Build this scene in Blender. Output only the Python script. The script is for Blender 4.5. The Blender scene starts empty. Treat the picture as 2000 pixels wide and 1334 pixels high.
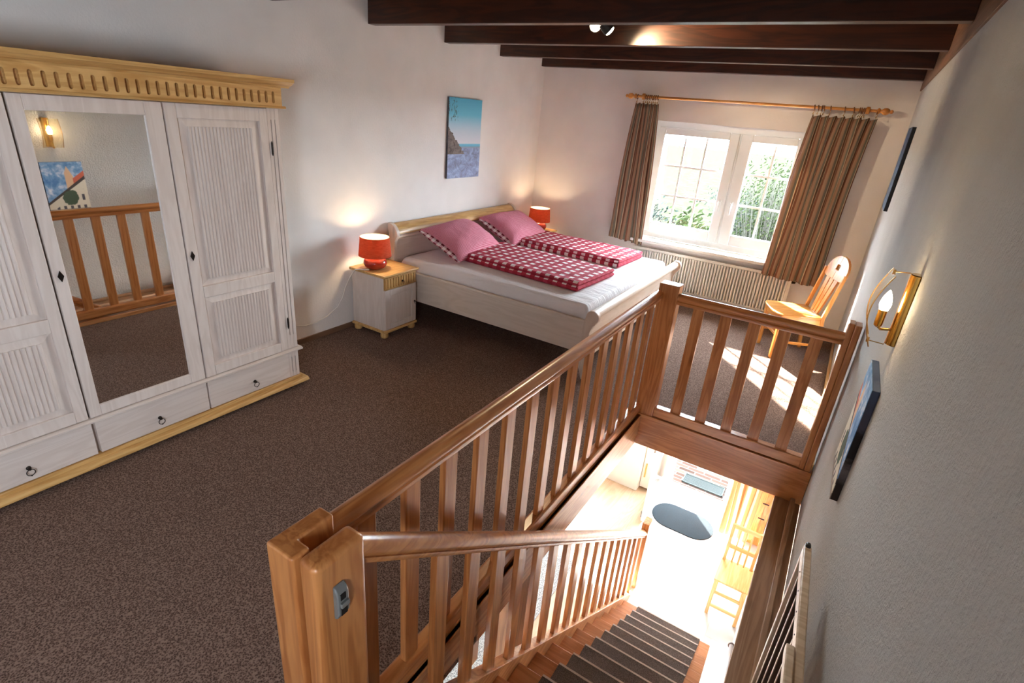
import bpy, bmesh, math, random
from mathutils import Vector, Matrix
random.seed(7)
S = bpy.context.scene
COL = S.collection
PI = math.pi

# ------------------------------------------------------------------ camera
CX, CH = 3.6387, 1.95
yaw, tilt, roll, FPX = math.radians(-30.3500901), math.radians(23.08612057), math.radians(5.07557051), 1038.476
f_ = Vector((math.sin(yaw)*math.cos(tilt), math.cos(yaw)*math.cos(tilt), -math.sin(tilt)))
r_ = Vector((math.cos(yaw), -math.sin(yaw), 0)); u_ = r_.cross(f_)
r2 = r_*math.cos(roll)+u_*math.sin(roll); u2 = r2.cross(f_)
cam = bpy.data.objects.new('camera', bpy.data.cameras.new('camera')); COL.objects.link(cam)
cam.matrix_world = Matrix(((r2.x, u2.x, -f_.x, CX), (r2.y, u2.y, -f_.y, 0.0), (r2.z, u2.z, -f_.z, CH), (0, 0, 0, 1)))
cam.data.sensor_width = 36.0; cam.data.lens = FPX/2000*36.0; cam.data.clip_start = 0.02; cam.data.clip_end = 500
S.camera = cam

# ------------------------------------------------------------------ exposure, sky, sun
S.view_settings.view_transform = 'Standard'; S.view_settings.look = 'None'
S.view_settings.gamma = 1.0; S.view_settings.use_curve_mapping = False
S.view_settings.exposure = 2.2
W = bpy.data.worlds.new('sky'); S.world = W; W.use_nodes = True
bg = W.node_tree.nodes['Background']; bg.inputs[0].default_value = (0.78, 0.89, 1.0, 1); bg.inputs[1].default_value = 15.0
sun = bpy.data.objects.new('sun', bpy.data.lights.new('sun', 'SUN')); COL.objects.link(sun)
sun.data.energy = 30.0; sun.data.angle = math.radians(1.1); sun.data.color = (1.0, 0.95, 0.87)
sun.rotation_euler = Vector((1.07, -1.18, -0.89)).to_track_quat('-Z', 'Y').to_euler()
try:
    S.cycles.max_bounces = 10; S.cycles.diffuse_bounces = 6; S.cycles.sample_clamp_indirect = 6.0
except Exception: pass

def portal(name, loc, sx, sy, direction):
    l = bpy.data.lights.new(name, 'AREA'); l.shape = 'RECTANGLE'; l.size = sx; l.size_y = sy
    l.cycles.is_portal = True
    o = bpy.data.objects.new(name, l); COL.objects.link(o); o.location = loc
    o.rotation_euler = Vector(direction).to_track_quat('-Z', 'Y').to_euler()
portal('window_portal', (2.30, 6.64, 1.40), 1.6, 1.4, (0, -1, 0))
portal('door_portal', (2.98, 6.22, -1.30), 0.8, 2.1, (0, -1, 0))
portal('fill_window_portal', (4.12, -1.25, 1.55), 0.8, 0.8, (-1, 0, 0))
portal('lower_window_portal', (1.15, 6.22, -0.77), 1.7, 0.87, (0, -1, 0))

# ------------------------------------------------------------------ materials
def lin(c):
    return tuple(((v/255)/12.92 if v/255 <= 0.04045 else ((v/255+0.055)/1.055)**2.4) for v in c)+(1.0,)
_M = {}
class NT:
    def __init__(s, name):
        s.m = bpy.data.materials.new(name); s.m.use_nodes = True; s.t = s.m.node_tree
        s.b = s.t.nodes['Principled BSDF']
    def n(s, typ, **k):
        o = s.t.nodes.new(typ)
        for a, v in k.items(): setattr(o, a, v)
        return o
    def l(s, a, b): s.t.links.new(a, b)
    def coords(s, scale=(1, 1, 1), rot=(0, 0, 0)):
        tc = s.n('ShaderNodeTexCoord'); mp = s.n('ShaderNodeMapping')
        mp.inputs['Scale'].default_value = scale; mp.inputs['Rotation'].default_value = rot
        s.l(tc.outputs['Object'], mp.inputs['Vector']); return mp.outputs[0]
    def noise(s, vec, scale, detail=3, rough=0.5, dist=0.0):
        o = s.n('ShaderNodeTexNoise'); o.inputs['Scale'].default_value = scale; o.inputs['Detail'].default_value = detail
        o.inputs['Roughness'].default_value = rough; o.inputs['Distortion'].default_value = dist
        s.l(vec, o.inputs['Vector']); return o.outputs['Fac']
    def ramp(s, fac, stops, interp='LINEAR'):
        o = s.n('ShaderNodeValToRGB'); cr = o.color_ramp; cr.interpolation = interp
        while len(cr.elements) > 1: cr.elements.remove(cr.elements[-1])
        cr.elements[0].position, cr.elements[0].color = stops[0]
        for p, c in stops[1:]:
            e = cr.elements.new(p); e.color = c
        s.l(fac, o.inputs[0]); return o.outputs[0]
    def mix(s, fac, a, b, mode='MIX'):
        o = s.n('ShaderNodeMix', data_type='RGBA', blend_type=mode)
        for key, v in ((0, fac), (6, a), (7, b)):
            if hasattr(v, 'is_linked') or hasattr(v, 'links'): s.l(v, o.inputs[key])
            else: o.inputs[key].default_value = v
        return o.outputs[2]
    def math(s, op, a, b=0.0):
        o = s.n('ShaderNodeMath', operation=op)
        for i, v in enumerate((a, b)):
            if hasattr(v, 'links'): s.l(v, o.inputs[i])
            else: o.inputs[i].default_value = v
        return o.outputs[0]
    def bump(s, h, strength=0.3, dist=0.01):
        o = s.n('ShaderNodeBump'); o.inputs['Strength'].default_value = strength; o.inputs['Distance'].default_value = dist
        s.l(h, o.inputs['Height']); s.l(o.outputs[0], s.b.inputs['Normal'])
    def base(s, c):
        if hasattr(c, 'links'): s.l(c, s.b.inputs['Base Color'])
        else: s.b.inputs['Base Color'].default_value = c
    def rough(s, v): s.b.inputs['Roughness'].default_value = v

def plain(name, rgb, rough=0.5, metal=0.0, var=0.04):
    if name in _M: return _M[name]
    t = NT(name); c = lin(rgb); v = t.noise(t.coords((1, 1, 1)), 14, 4)
    d = tuple(x*(1-var*2.5) for x in c[:3])+(1,)
    t.base(t.ramp(v, [(0.3, d), (0.7, c)])); t.rough(rough); t.b.inputs['Metallic'].default_value = metal
    _M[name] = t.m; return t.m

def wood(name, light, dark, axis='y', rough=0.35, knots=0.5, grain=1.0, coat=0.0, fine=1.0):
    key = name+'_'+axis
    if key in _M: return _M[key]
    t = NT(key)
    st = 0.9; ac = 11.0*grain
    sc = {'x': (st, ac, ac), 'y': (ac, st, ac), 'z': (ac, ac, st)}[axis]
    v = t.coords(sc)
    a = t.noise(v, 1.0, 3, 0.5, 1.2)
    w = t.math('SINE', t.math('MULTIPLY', a, 34.0))
    w = t.math('MULTIPLY_ADD', w, 0.5); t.t.nodes[-1].inputs[2].default_value = 0.5
    sc2 = tuple(x*7 for x in sc)
    b = t.noise(t.coords(sc2), 1.0, 2, 0.6)
    h = t.math('ADD', t.math('MULTIPLY', w, 0.45), t.math('MULTIPLY', b, 0.55*fine))
    L, D = lin(light), lin(dark)
    col = t.ramp(h, [(0.15, D), (0.75, L)])
    if knots:
        ks = {'x': (1.6, 5, 5), 'y': (5, 1.6, 5), 'z': (5, 5, 1.6)}[axis]
        vo = t.n('ShaderNodeTexVoronoi'); vo.inputs['Scale'].default_value = 1.0
        t.l(t.coords(ks), vo.inputs['Vector'])
        kn = t.ramp(vo.outputs['Distance'], [(0.0, (1, 1, 1, 1)), (0.05, (0.8, 0.8, 0.8, 1)), (0.1, (0, 0, 0, 1))])
        col = t.mix(t.math('MULTIPLY', kn, knots), col, tuple(x*0.25 for x in D[:3])+(1,))
    t.base(col); t.rough(rough); t.bump(h, 0.05, 0.001)
    if coat: t.b.inputs['Coat Weight'].default_value = coat; t.b.inputs['Coat Roughness'].default_value = 0.2
    _M[key] = t.m; return t.m

HON = ((200, 134, 78), (166, 98, 48))
def honey(ax): return wood('honey_pine', *HON, ax, 0.32, 0.7, 1.0, 0.4)
def beamw(ax): return wood('dark_beam', (72, 33, 13), (44, 18, 6), ax, 0.4, 0.8, 0.7, 0.1)
def light_pine(ax): return wood('light_pine', (216, 174, 112), (190, 142, 80), ax, 0.4, 0.35, 1.0, 0.15)
def white_wood(ax): return wood('white_washed', (219, 206, 198), (209, 194, 185), ax, 0.5, 0.04, 0.8, 0.0)
def bed_white(ax): return wood('cream_washed', (228, 213, 200), (218, 202, 187), ax, 0.5, 0.3, 0.7, 0.0)
def chair_pine(ax): return wood('orange_pine', (222, 158, 84), (190, 118, 48), ax, 0.3, 0.7, 1.0, 0.3)
def tread_wood(ax): return wood('tread_wood', (184, 122, 72), (160, 98, 52), ax, 0.35, 0.3, 1.0, 0.2)

def plaster(name, rgb, scale, strength, dist):
    if name in _M: return _M[name]
    t = NT(name); v = t.coords()
    n1 = t.noise(v, scale, 5, 0.65); n2 = t.noise(v, 3.0, 2)
    c = lin(rgb); d = tuple(x*0.93 for x in c[:3])+(1,)
    t.base(t.ramp(n2, [(0.3, d), (0.7, c)])); t.rough(0.9); t.bump(n1, strength, dist)
    _M[name] = t.m; return t.m
WALL = plaster('plaster', (243, 238, 234), 60, 0.35, 0.006)
WALLR = plaster('rough_plaster', (232, 229, 225), 85, 1.0, 0.03)

def carpet(name, cols, sc, bump=0.7):
    if name in _M: return _M[name]
    t = NT(name)
    vo = t.n('ShaderNodeTexVoronoi'); vo.inputs['Scale'].default_value = sc; t.l(t.coords((1, 1, 1), (0, 0, 0.6)), vo.inputs['Vector'])
    n = t.noise(t.coords(), sc*0.8, 3, 0.7)
    m = t.math('ADD', t.math('MULTIPLY', vo.outputs['Distance'], 0.55), t.math('MULTIPLY', n, 0.65))
    t.b.inputs['Specular IOR Level'].default_value = 0.15
    t.base(t.ramp(m, [(0.28, lin(cols[0])), (0.5, lin(cols[1])), (0.75, lin(cols[2]))]))
    t.rough(0.97); t.bump(m, bump, 0.004); _M[name] = t.m; return t.m
CARPET = carpet('loop_carpet', ((44, 31, 26), (88, 67, 58), (136, 112, 100)), 150)
STAIRMAT = carpet('stair_mat_pile', ((50, 42, 38), (80, 70, 64), (108, 98, 92)), 220)
RUG = carpet('grey_rug', ((70, 74, 74), (128, 132, 132), (190, 194, 194)), 110)
MATPILE = carpet('doormat_pile', ((20, 27, 30), (27, 35, 39), (36, 44, 49)), 300, 0.3)

def gingham(name, p, white, red, mid, thr=0.5):
    if name in _M: return _M[name]
    t = NT(name); tc = t.n('ShaderNodeTexCoord'); sp = t.n('ShaderNodeSeparateXYZ'); t.l(tc.outputs['Object'], sp.inputs[0])
    def band(x): return t.math('LESS_THAN', t.math('FRACT', t.math('DIVIDE', x, p)), thr)
    a = band(t.math('ADD', sp.outputs[0], 100.0*p)); b = band(t.math('ADD', t.math('ADD', sp.outputs[1], sp.outputs[2]), 100.0*p))
    s_ = t.math('ADD', a, b)
    t.base(t.ramp(t.math('DIVIDE', s_, 2.0), [(0.0, lin(white)), (0.25, lin(mid)), (0.75, lin(red))], 'CONSTANT'))
    n = t.noise(t.coords(), 9, 3); t.bump(n, 0.5, 0.03); t.rough(0.9); _M[name] = t.m; return t.m
DUVET = gingham('red_gingham', 0.094, (248, 238, 238), (162, 28, 52), (178, 48, 72), 0.53)
PILLOW = gingham('fine_pink_check', 0.011, (232, 176, 188), (184, 78, 102), (206, 114, 134))
FLAP = gingham('flap_check', 0.07, (246, 234, 234), (120, 14, 34), (216, 170, 178), 0.5)

def sheet_mat():
    t = NT('bed_sheet'); n = t.noise(t.coords((1, 3, 1)), 5, 4, 0.55, 0.6)
    t.base(lin((236, 230, 230))); t.rough(0.85); t.bump(n, 0.5, 0.03); return t.m
SHEET = sheet_mat()
def stripes(name, scale, stops, rough=0.9, transl=0.0):
    t = NT(name)
    tc = t.n('ShaderNodeTexCoord'); sp = t.n('ShaderNodeSeparateXYZ'); t.l(tc.outputs['UV'], sp.inputs[0])
    fr = t.math('FRACT', t.math('MULTIPLY', sp.outputs[0], scale))
    c = t.ramp(fr, stops, 'CONSTANT'); t.base(c); t.rough(rough)
    if transl:
        tr = t.n('ShaderNodeBsdfTranslucent'); t.l(c, tr.inputs[0]); mx = t.n('ShaderNodeMixShader'); mx.inputs[0].default_value = transl
        out = t.t.nodes['Material Output']; t.l(t.b.outputs[0], mx.inputs[1]); t.l(tr.outputs[0], mx.inputs[2]); t.l(mx.outputs[0], out.inputs[0])
    return t.m
c1, c2, c3, c4, c5 = lin((162, 128, 102)), lin((126, 82, 60)), lin((122, 114, 98)), lin((206, 184, 152)), lin((96, 76, 64))
CURT = stripes('striped_curtain', 7.0, [(0, c1), (0.1, c4), (0.15, c2), (0.28, c3), (0.42, c5), (0.47, c4), (0.52, c2), (0.66, c1), (0.8, c3), (0.9, c4), (0.94, c2)], 0.9, 0.18)
d1, d2, d3 = lin((226, 160, 110)), lin((244, 214, 186)), lin((206, 128, 78))
CURT2 = stripes('orange_curtain', 5.0, [(0, d1), (0.2, d2), (0.32, d3), (0.42, d1), (0.6, d2), (0.7, d1), (0.85, d2)], 0.9, 0.15)

WHITE = plain('white_upvc', (238, 240, 242), 0.3, 0, 0.01)
WPAINT = plain('white_paint', (236, 234, 228), 0.45, 0, 0.01)
RADW = plain('radiator_enamel', (232, 228, 220), 0.4, 0, 0.01)
BRASS = plain('polished_brass', (196, 152, 76), 0.16, 1.0)
GOLDW = plain('gold_wire', (214, 170, 100), 0.25, 1.0)
IRON = plain('dark_iron', (52, 44, 40), 0.4, 0.8)
BLACK = plain('black_metal', (22, 21, 20), 0.45, 0.3)
CORD = plain('white_cord', (232, 226, 220), 0.5)
CERAMIC = plain('red_ceramic', (160, 44, 30), 0.12)
GREYPL = plain('grey_plastic', (118, 118, 116), 0.35)
DARKIN = plain('dark_gap', (58, 40, 28), 0.8)
CAPPL = plain('black_cap', (34, 26, 22), 0.4)
LAM = wood('pale_laminate', (200, 180, 154), (186, 162, 134), 'y', 0.3, 0.05, 0.5)
GATEW = wood('beech_gate', (222, 200, 174), (200, 172, 140), 'y', 0.4, 0.0, 1.2)
GATEZ = wood('beech_gate', (222, 200, 174), (200, 172, 140), 'z', 0.4, 0.0, 1.2)
BOTTLE = plain('outside_render', (230, 226, 218), 0.9)

def glass_mat():
    t = NT('window_glass'); out = t.t.nodes['Material Output']
    tr = t.n('ShaderNodeBsdfTransparent'); tr.inputs[0].default_value = (0.97, 0.985, 0.98, 1); gl = t.n('ShaderNodeBsdfGlossy'); gl.inputs['Roughness'].default_value = 0.02
    mx = t.n('ShaderNodeMixShader'); mx.inputs[0].default_value = 0.06
    t.l(tr.outputs[0], mx.inputs[1]); t.l(gl.outputs[0], mx.inputs[2]); t.l(mx.outputs[0], out.inputs[0]); return t.m
GLASS = glass_mat()
def mirror_mat():
    t = NT('mirror_silver'); t.base((0.93, 0.94, 0.94, 1)); t.b.inputs['Metallic'].default_value = 1; t.rough(0.015)
    return t.m
MIRROR = mirror_mat()
def emis(name, rgb, st):
    t = NT(name); t.b.inputs['Emission Color'].default_value = lin(rgb); t.b.inputs['Emission Strength'].default_value = st; t.base((0.9, 0.9, 0.9, 1)); return t.m
BULB = emis('glowing_bulb', (255, 232, 190), 14)
def shade_mat():
    t = NT('orange_shade'); out = t.t.nodes['Material Output']; c = t.ramp(t.noise(t.coords((1, 1, 6)), 30, 2), [(0.3, lin((186, 100, 66))), (0.7, lin((206, 122, 86)))])
    t.base(c); t.rough(0.9); tr = t.n('ShaderNodeBsdfTranslucent'); t.l(c, tr.inputs[0]); mx = t.n('ShaderNodeMixShader'); mx.inputs[0].default_value = 0.62
    t.l(t.b.outputs[0], mx.inputs[1]); t.l(tr.outputs[0], mx.inputs[2]); t.l(mx.outputs[0], out.inputs[0]); return t.m
SHADE = shade_mat()
def lining_mat():
    t = NT('shade_lining'); out = t.t.nodes['Material Output']; c = (0.9, 0.84, 0.74, 1); t.base(c); t.rough(0.8)
    tr = t.n('ShaderNodeBsdfTranslucent'); tr.inputs[0].default_value = c; mx = t.n('ShaderNodeMixShader'); mx.inputs[0].default_value = 0.6
    t.l(t.b.outputs[0], mx.inputs[1]); t.l(tr.outputs[0], mx.inputs[2]); t.l(mx.outputs[0], out.inputs[0]); return t.m
LINING = lining_mat()

def tiles(name, rgb, mortar, sx, sy, rough=0.35, row=0.5, msize=0.01, var=(0.96, 1.0)):
    t = NT(name); br = t.n('ShaderNodeTexBrick'); t.l(t.coords(), br.inputs['Vector'])
    c = lin(rgb); br.inputs['Color1'].default_value = tuple(x*var[0] for x in c[:3])+(1,); br.inputs['Color2'].default_value = tuple(min(1, x*var[1]) for x in c[:3])+(1,)
    br.inputs['Mortar'].default_value = lin(mortar); br.inputs['Scale'].default_value = 1.0; br.inputs['Brick Width'].default_value = sx
    br.inputs['Row Height'].default_value = sy; br.inputs['Mortar Size'].default_value = msize; br.offset = row
    t.base(br.outputs['Color']); t.rough(rough); return t.m
TILE = tiles('white_tile', (206, 206, 205), (186, 186, 185), 0.45, 0.45, 0.3, 0.0, 0.004)
PAVER = tiles('brick_paving', (38, 30, 27), (48, 48, 46), 0.22, 0.075, 0.9, 0.5, 0.008, (0.55, 1.35)); PAVER.node_tree.nodes['Principled BSDF'].inputs['Specular IOR Level'].default_value = 0

# ------------------------------------------------------------------ mesh building
class MB:
    def __init__(s): s.v = []; s.f = []; s.mi = []; s.cur = 0; s.uv = None
    def add(s, vs, fs):
        o = len(s.v); s.v += [tuple(v) for v in vs]
        for f in fs: s.f.append([o+i for i in f]); s.mi.append(s.cur)
    def box(s, x0, x1, y0, y1, z0, z1):
        s.add([(x, y, z) for x in (x0, x1) for y in (y0, y1) for z in (z0, z1)],
              [(0, 1, 3, 2), (4, 6, 7, 5), (0, 4, 5, 1), (2, 3, 7, 6), (0, 2, 6, 4), (1, 5, 7, 3)]); return s
    def frustum(s, a, za, b, zb):   # a,b = (x0,x1,y0,y1)
        s.add([(x, y, z) for q, z in ((a, za), (b, zb)) for x in q[:2] for y in q[2:]],
              [(0, 1, 3, 2), (4, 6, 7, 5), (0, 4, 5, 1), (2, 3, 7, 6), (0, 2, 6, 4), (1, 5, 7, 3)]); return s
    def prism(s, poly, axis, a, b, shear=(0, 0)):
        """extrude 2D poly (the two other axes in xyz order) along axis; shear moves the end by (du,dv)"""
        n = len(poly); vs = []
        for t, sh in ((a, (0, 0)), (b, shear)):
            for (p, q) in poly:
                p2, q2 = p+sh[0], q+sh[1]
                vs.append({'x': (t, p2, q2), 'y': (p2, t, q2), 'z': (p2, q2, t)}[axis])
        s.add(vs, [list(range(n))[::-1], list(range(n, 2*n))]+[(i, (i+1) % n, n+(i+1) % n, n+i) for i in range(n)]); return s
    def tube(s, pts, r, seg=10, closed=False, caps=True):
        pts = [Vector(p) for p in pts]; n = len(pts); rings = []; up = Vector((0, 0, 1))
        prev = None
        for i, p in enumerate(pts):
            if closed: d = (pts[(i+1) % n]-pts[i-1])
            else: d = (pts[min(i+1, n-1)]-pts[max(i-1, 0)])
            d.normalize()
            if prev is None:
                a = d.cross(up) if abs(d.z) < 0.95 else d.cross(Vector((1, 0, 0)))
            else: a = prev-d*prev.dot(d)
            a.normalize(); prev = a; b = d.cross(a); rr = r[i] if isinstance(r, (list, tuple)) else r
            rings.append([p+(a*math.cos(2*PI*k/seg)+b*math.sin(2*PI*k/seg))*rr for k in range(seg)])
        vs = [v for rg in rings for v in rg]; fs = []
        for i in range(n if closed else n-1):
            j = (i+1) % n
            for k in range(seg): fs.append((i*seg+k, i*seg+(k+1) % seg, j*seg+(k+1) % seg, j*seg+k))
        if not closed and caps: fs += [list(range(seg))[::-1], [(n-1)*seg+k for k in range(seg)]]
        s.add(vs, fs); return s
    def lathe(s, prof, c=(0, 0, 0), seg=32, axis='z', closed=False):
        vs = []; fs = []; n = len(prof)
        for (r, h) in prof:
            for k in range(seg):
                a = 2*PI*k/seg; p, q = r*math.cos(a), r*math.sin(a)
                v = {'z': (p, q, h), 'x': (h, p, q), 'y': (q, h, p)}[axis]
                vs.append((v[0]+c[0], v[1]+c[1], v[2]+c[2]))
        for i in range(n if closed else n-1):
            j = (i+1) % n
            for k in range(seg): fs.append((i*seg+k, i*seg+(k+1) % seg, j*seg+(k+1) % seg, j*seg+k))
        if not closed:
            if prof[0][0] > 1e-5: fs.append(list(range(seg))[::-1])
            if prof[-1][0] > 1e-5: fs.append([(n-1)*seg+k for k in range(seg)])
        s.add(vs, fs); return s
    def sphere(s, c, r, seg=20, sz=1.0):
        prof = [(max(1e-6, r*math.sin(PI*i/12)), -r*sz*math.cos(PI*i/12)) for i in range(13)]
        return s.lathe(prof, c, seg)
    def build(s, name, mats, parent=None, loc=(0, 0, 0), bevel=0.0, smooth=False, subsurf=0, rot=(0, 0, 0), seg=2):
        me = bpy.data.meshes.new(name); me.from_pydata(s.v, [], s.f)
        if not isinstance(mats, (list, tuple)): mats = [mats]
        for m in mats: me.materials.append(m)
        for p, mi in zip(me.polygons, s.mi): p.material_index = mi
        bm = bmesh.new(); bm.from_mesh(me)
        if smooth: bmesh.ops.remove_doubles(bm, verts=bm.verts, dist=1e-5)
        bmesh.ops.recalc_face_normals(bm, faces=bm.faces)
        bm.to_mesh(me); bm.free()
        if smooth:
            for p in me.polygons: p.use_smooth = True
        o = bpy.data.objects.new(name, me); COL.objects.link(o); o.location = loc; o.rotation_euler = rot
        if parent is not None: o.parent = parent
        if bevel:
            b = o.modifiers.new('bevel', 'BEVEL'); b.width = bevel; b.segments = seg; b.limit_method = 'ANGLE'; b.angle_limit = math.radians(35)
            if not smooth:
                for p in me.polygons: p.use_smooth = True
                try: me.set_sharp_from_angle(angle=math.radians(35))
                except Exception: pass
                b.harden_normals = False
        elif smooth:
            try: me.set_sharp_from_angle(angle=math.radians(40))
            except Exception: pass
        if subsurf:
            m = o.modifiers.new('sub', 'SUBSURF'); m.levels = subsurf; m.render_levels = subsurf
        return o
def arc(cx, cy, r, a0, a1, n=8):
    return [(cx+r*math.cos(math.radians(a0+(a1-a0)*i/n)), cy+r*math.sin(math.radians(a0+(a1-a0)*i/n))) for i in range(n+1)]
def tag(o, label=None, cat=None, group=None, kind=None):
    if label: o['label'] = label
    if cat: o['category'] = cat
    if group: o['group'] = group
    if kind: o['kind'] = kind
    return o
def thing(name, label, cat, loc=(0, 0, 0), rz=0.0, group=None):
    o = bpy.data.objects.new(name, None); COL.objects.link(o); o.location = loc; o.rotation_euler = (0, 0, rz)
    o.empty_display_size = 0.1
    return tag(o, label, cat, group)
def struct(name, mb, mat, **k):
    return tag(mb.build(name, mat, **k), kind='structure')
def copy_tree(o, parent=None):
    c = o.copy(); COL.objects.link(c); c.parent = parent
    for ch in list(o.children): copy_tree(ch, c)
    return c

# ------------------------------------------------------------------ room shell
WX, YF, YN, ZC, ZL = 3.90, 6.42, -2.5, 2.74, -2.31
SX0, SY0, SY1, FT = 2.78, 0.86, 3.43, -0.2   # stair opening
m = MB(); m.box(-0.2, SX0-0.01, YN, YF, FT, 0); m.box(SX0-0.01, WX+0.05, YN, SY0, FT, 0); m.box(SX0-0.01, WX+0.05, SY1-0.01, YF, FT, 0)
struct('floor', m, CARPET)
m = MB(); m.box(-0.2, 0, YN, YF+0.20, -0.2, ZC+0.1); struct('wall_left', m, WALL)
m = MB(); m.box(WX, WX+0.2, -0.85, YF+0.20, -0.2, ZC+0.1); m.box(WX, WX+0.2, YN, -1.65, -0.2, ZC+0.1); m.box(WX, WX+0.2, -1.65, -0.85, -0.2, 1.15); m.box(WX, WX+0.2, -1.65, -0.85, 1.95, ZC+0.1); struct('wall_right', m, WALLR)
WX0, WX1, WZ0, WZ1 = 1.50, 3.13, 0.66, 2.02
m = MB(); m.box(0, WX0, YF, YF+0.20, -0.2, ZC+0.1); m.box(WX1, WX, YF, YF+0.20, -0.2, ZC+0.1); m.box(WX0, WX1, YF, YF+0.20, -0.2, WZ0); m.box(WX0, WX1, YF, YF+0.20, WZ1, ZC+0.1)
struct('wall_far', m, WALL)
m = MB(); m.box(0, WX, YN-0.2, YN, -0.2, ZC+0.1)
struct('wall_near', m, WALL)
m = MB(); m.box(-0.2, WX+0.25, YN-0.2, YF+0.20, ZC, ZC+0.12)
struct('ceiling', m, wood('ceiling_boards', (120, 74, 42), (86, 48, 24), 'y', 0.5, 0.4, 0.6))
m = MB(); m.box(0, 0.016, 2.25, YF, 0, 0.045); m.box(0, 0.016, YN, 0.2, 0, 0.045)
struct('baseboard_left', m, plain('brown_base', (120, 88, 66), 0.7), bevel=0.003)
m = MB(); m.box(WX-0.02, WX, SY1+0.05, YF, 0, 0.06); struct('baseboard_right', m, light_pine('y'), bevel=0.004)
m = MB(); m.box(0.0, WX-0.02, YF-0.016, YF, 0, 0.05); struct('baseboard_far', m, plain('brown_base', (120, 88, 66), 0.7), bevel=0.003)
# ceiling beams: heavy timbers with light-catching undersides
for i, y in enumerate((-1.24, -0.29, 0.66, 1.61, 2.56, 3.50, 4.46, 5.41, 6.335)):
    m = MB(); m.box(0.0, WX-0.012, y, y+0.085, 2.515, ZC)
    struct('ceiling_beam', m, beamw('x'), bevel=0.004)
m = MB(); m.box(WX-0.012, WX, YN, YF, 2.437, ZC); struct('trim_1', m, wood('plate_wood', (132, 92, 62), (98, 62, 38), 'y', 0.5, 0.3), bevel=0.002)

# trims round the stair opening
LP = wood('fascia_pine', (206, 150, 100), (170, 108, 60), 'y', 0.35, 0.4, 1.0, 0.2)
m = MB(); m.box(SX0-0.02, SX0+0.005, SY0, SY1-0.04, -0.135, 0.035); m.box(2.70, SX0+0.001, SY0, SY1-0.04, 0.0, 0.035)
m.box(SX0-0.02, SX0-0.002, 1.40, SY1-0.04, -0.205, -0.14)
struct('trim_2', m, LP, bevel=0.003)
m = MB(); m.box(SX0-0.02, WX-0.001, SY1-0.04, SY1, -0.205, 0.045)
struct('trim_3', m, honey('x'), bevel=0.003)
m = MB(); m.box(3.745, WX, SY0, SY1-0.04, -0.235, -0.2); m.box(3.835, 3.862, SY0, SY1-0.04, -0.2, -0.17)
struct('trim_4', m, wood('ledge_wood', (176, 138, 104), (146, 106, 74), 'y', 0.45, 0.5), bevel=0.004)

# lower storey shell
m = MB(); m.box(2.60, 3.83, 0.6, 6.08, ZL-0.1, ZL); struct('floor', m, TILE)
m = MB(); m.box(-0.2, 2.60, 0.0, 6.08, ZL-0.1, ZL); struct('floor', m, LAM)
m = MB(); m.box(3.83, 4.0, 0.4, 6.3, ZL, -0.235); struct('wall_lower_right', m, WALL)
m = MB(); m.box(-0.2, 0.0, 0.4, 6.3, ZL, -0.2); struct('wall_lower_left', m, WALL)
m = MB(); m.box(-0.2, 0.3, 6.08, 6.2, ZL, -0.2); m.box(2.0, 2.62, 6.08, 6.2, ZL, -0.2); m.box(0.3, 2.0, 6.08, 6.2, ZL, -1.20); m.box(0.3, 2.0, 6.08, 6.2, -0.33, -0.2); m.box(3.36, 3.83, 6.08, 6.2, ZL, -0.2); m.box(2.62, 3.36, 6.08, 6.2, -0.28, -0.2)
struct('wall_lower_far', m, WALL)
m = MB(); m.box(-0.2, 3.83, 0.35, 0.45, ZL, -0.2); struct('wall_lower_near', m, WALL)
m = MB(); m.box(2.62, 3.36, 6.04, 6.13, ZL-0.02, ZL+0.012); struct('trim_5', m, WPAINT)
m = MB(); m.box(2.62, 2.66, 6.06, 6.16, ZL, -0.28); m.box(3.32, 3.36, 6.06, 6.16, ZL, -0.28); struct('trim_6', m, WPAINT, bevel=0.004)
w3 = tag(thing('window_3', None, None), kind='structure')
m = MB()
for (a, b, c, d) in ((0.3, 0.37, -1.20, -0.33), (1.93, 2.0, -1.20, -0.33), (0.37, 1.93, -1.20, -1.13), (0.37, 1.93, -0.40, -0.33), (1.10, 1.20, -1.13, -0.40)): m.box(a, b, 6.14, 6.2, c, d)
m.build('window_frame', WHITE, w3, bevel=0.005)
# outside ground
m = MB(); m.box(-60, 60, 9.0, 160, ZL-0.6, ZL-0.12)
def lawn():
    t = NT('lawn'); n = t.noise(t.coords(), 1.6, 6, 0.7); t.base(t.ramp(n, [(0.3, lin((27, 29, 22))), (0.55, lin((36, 38, 30))), (0.75, lin((46, 46, 41)))])); t.rough(1.0); t.b.inputs['Specular IOR Level'].default_value = 0; return t.m
LAWN = lawn(); struct('ground', m, LAWN)
m = MB(); m.box(-6, 12, 6.12, 9.0, ZL-0.4, ZL-0.03); struct('ground_paving', m, PAVER)
m = MB(); m.box(0, SX0-0.02, 0.45, 6.08, -0.215, -0.2); m.box(SX0-0.02, 3.83, SY1, 6.08, -0.215, -0.2)
struct('ceiling', m, WALL)
m = MB(); m.box(2.62, 2.74, 1.85, 1.96, ZL, -0.205)
struct('trim_7', m, wood('post_wood', (150, 104, 66), (112, 72, 42), 'z', 0.5, 0.4), bevel=0.004)
m = MB(); m.box(2.735, 2.775, 1.37, 1.42, -0.34, -0.205); struct('trim_8', m, WPAINT, bevel=0.003)

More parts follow.
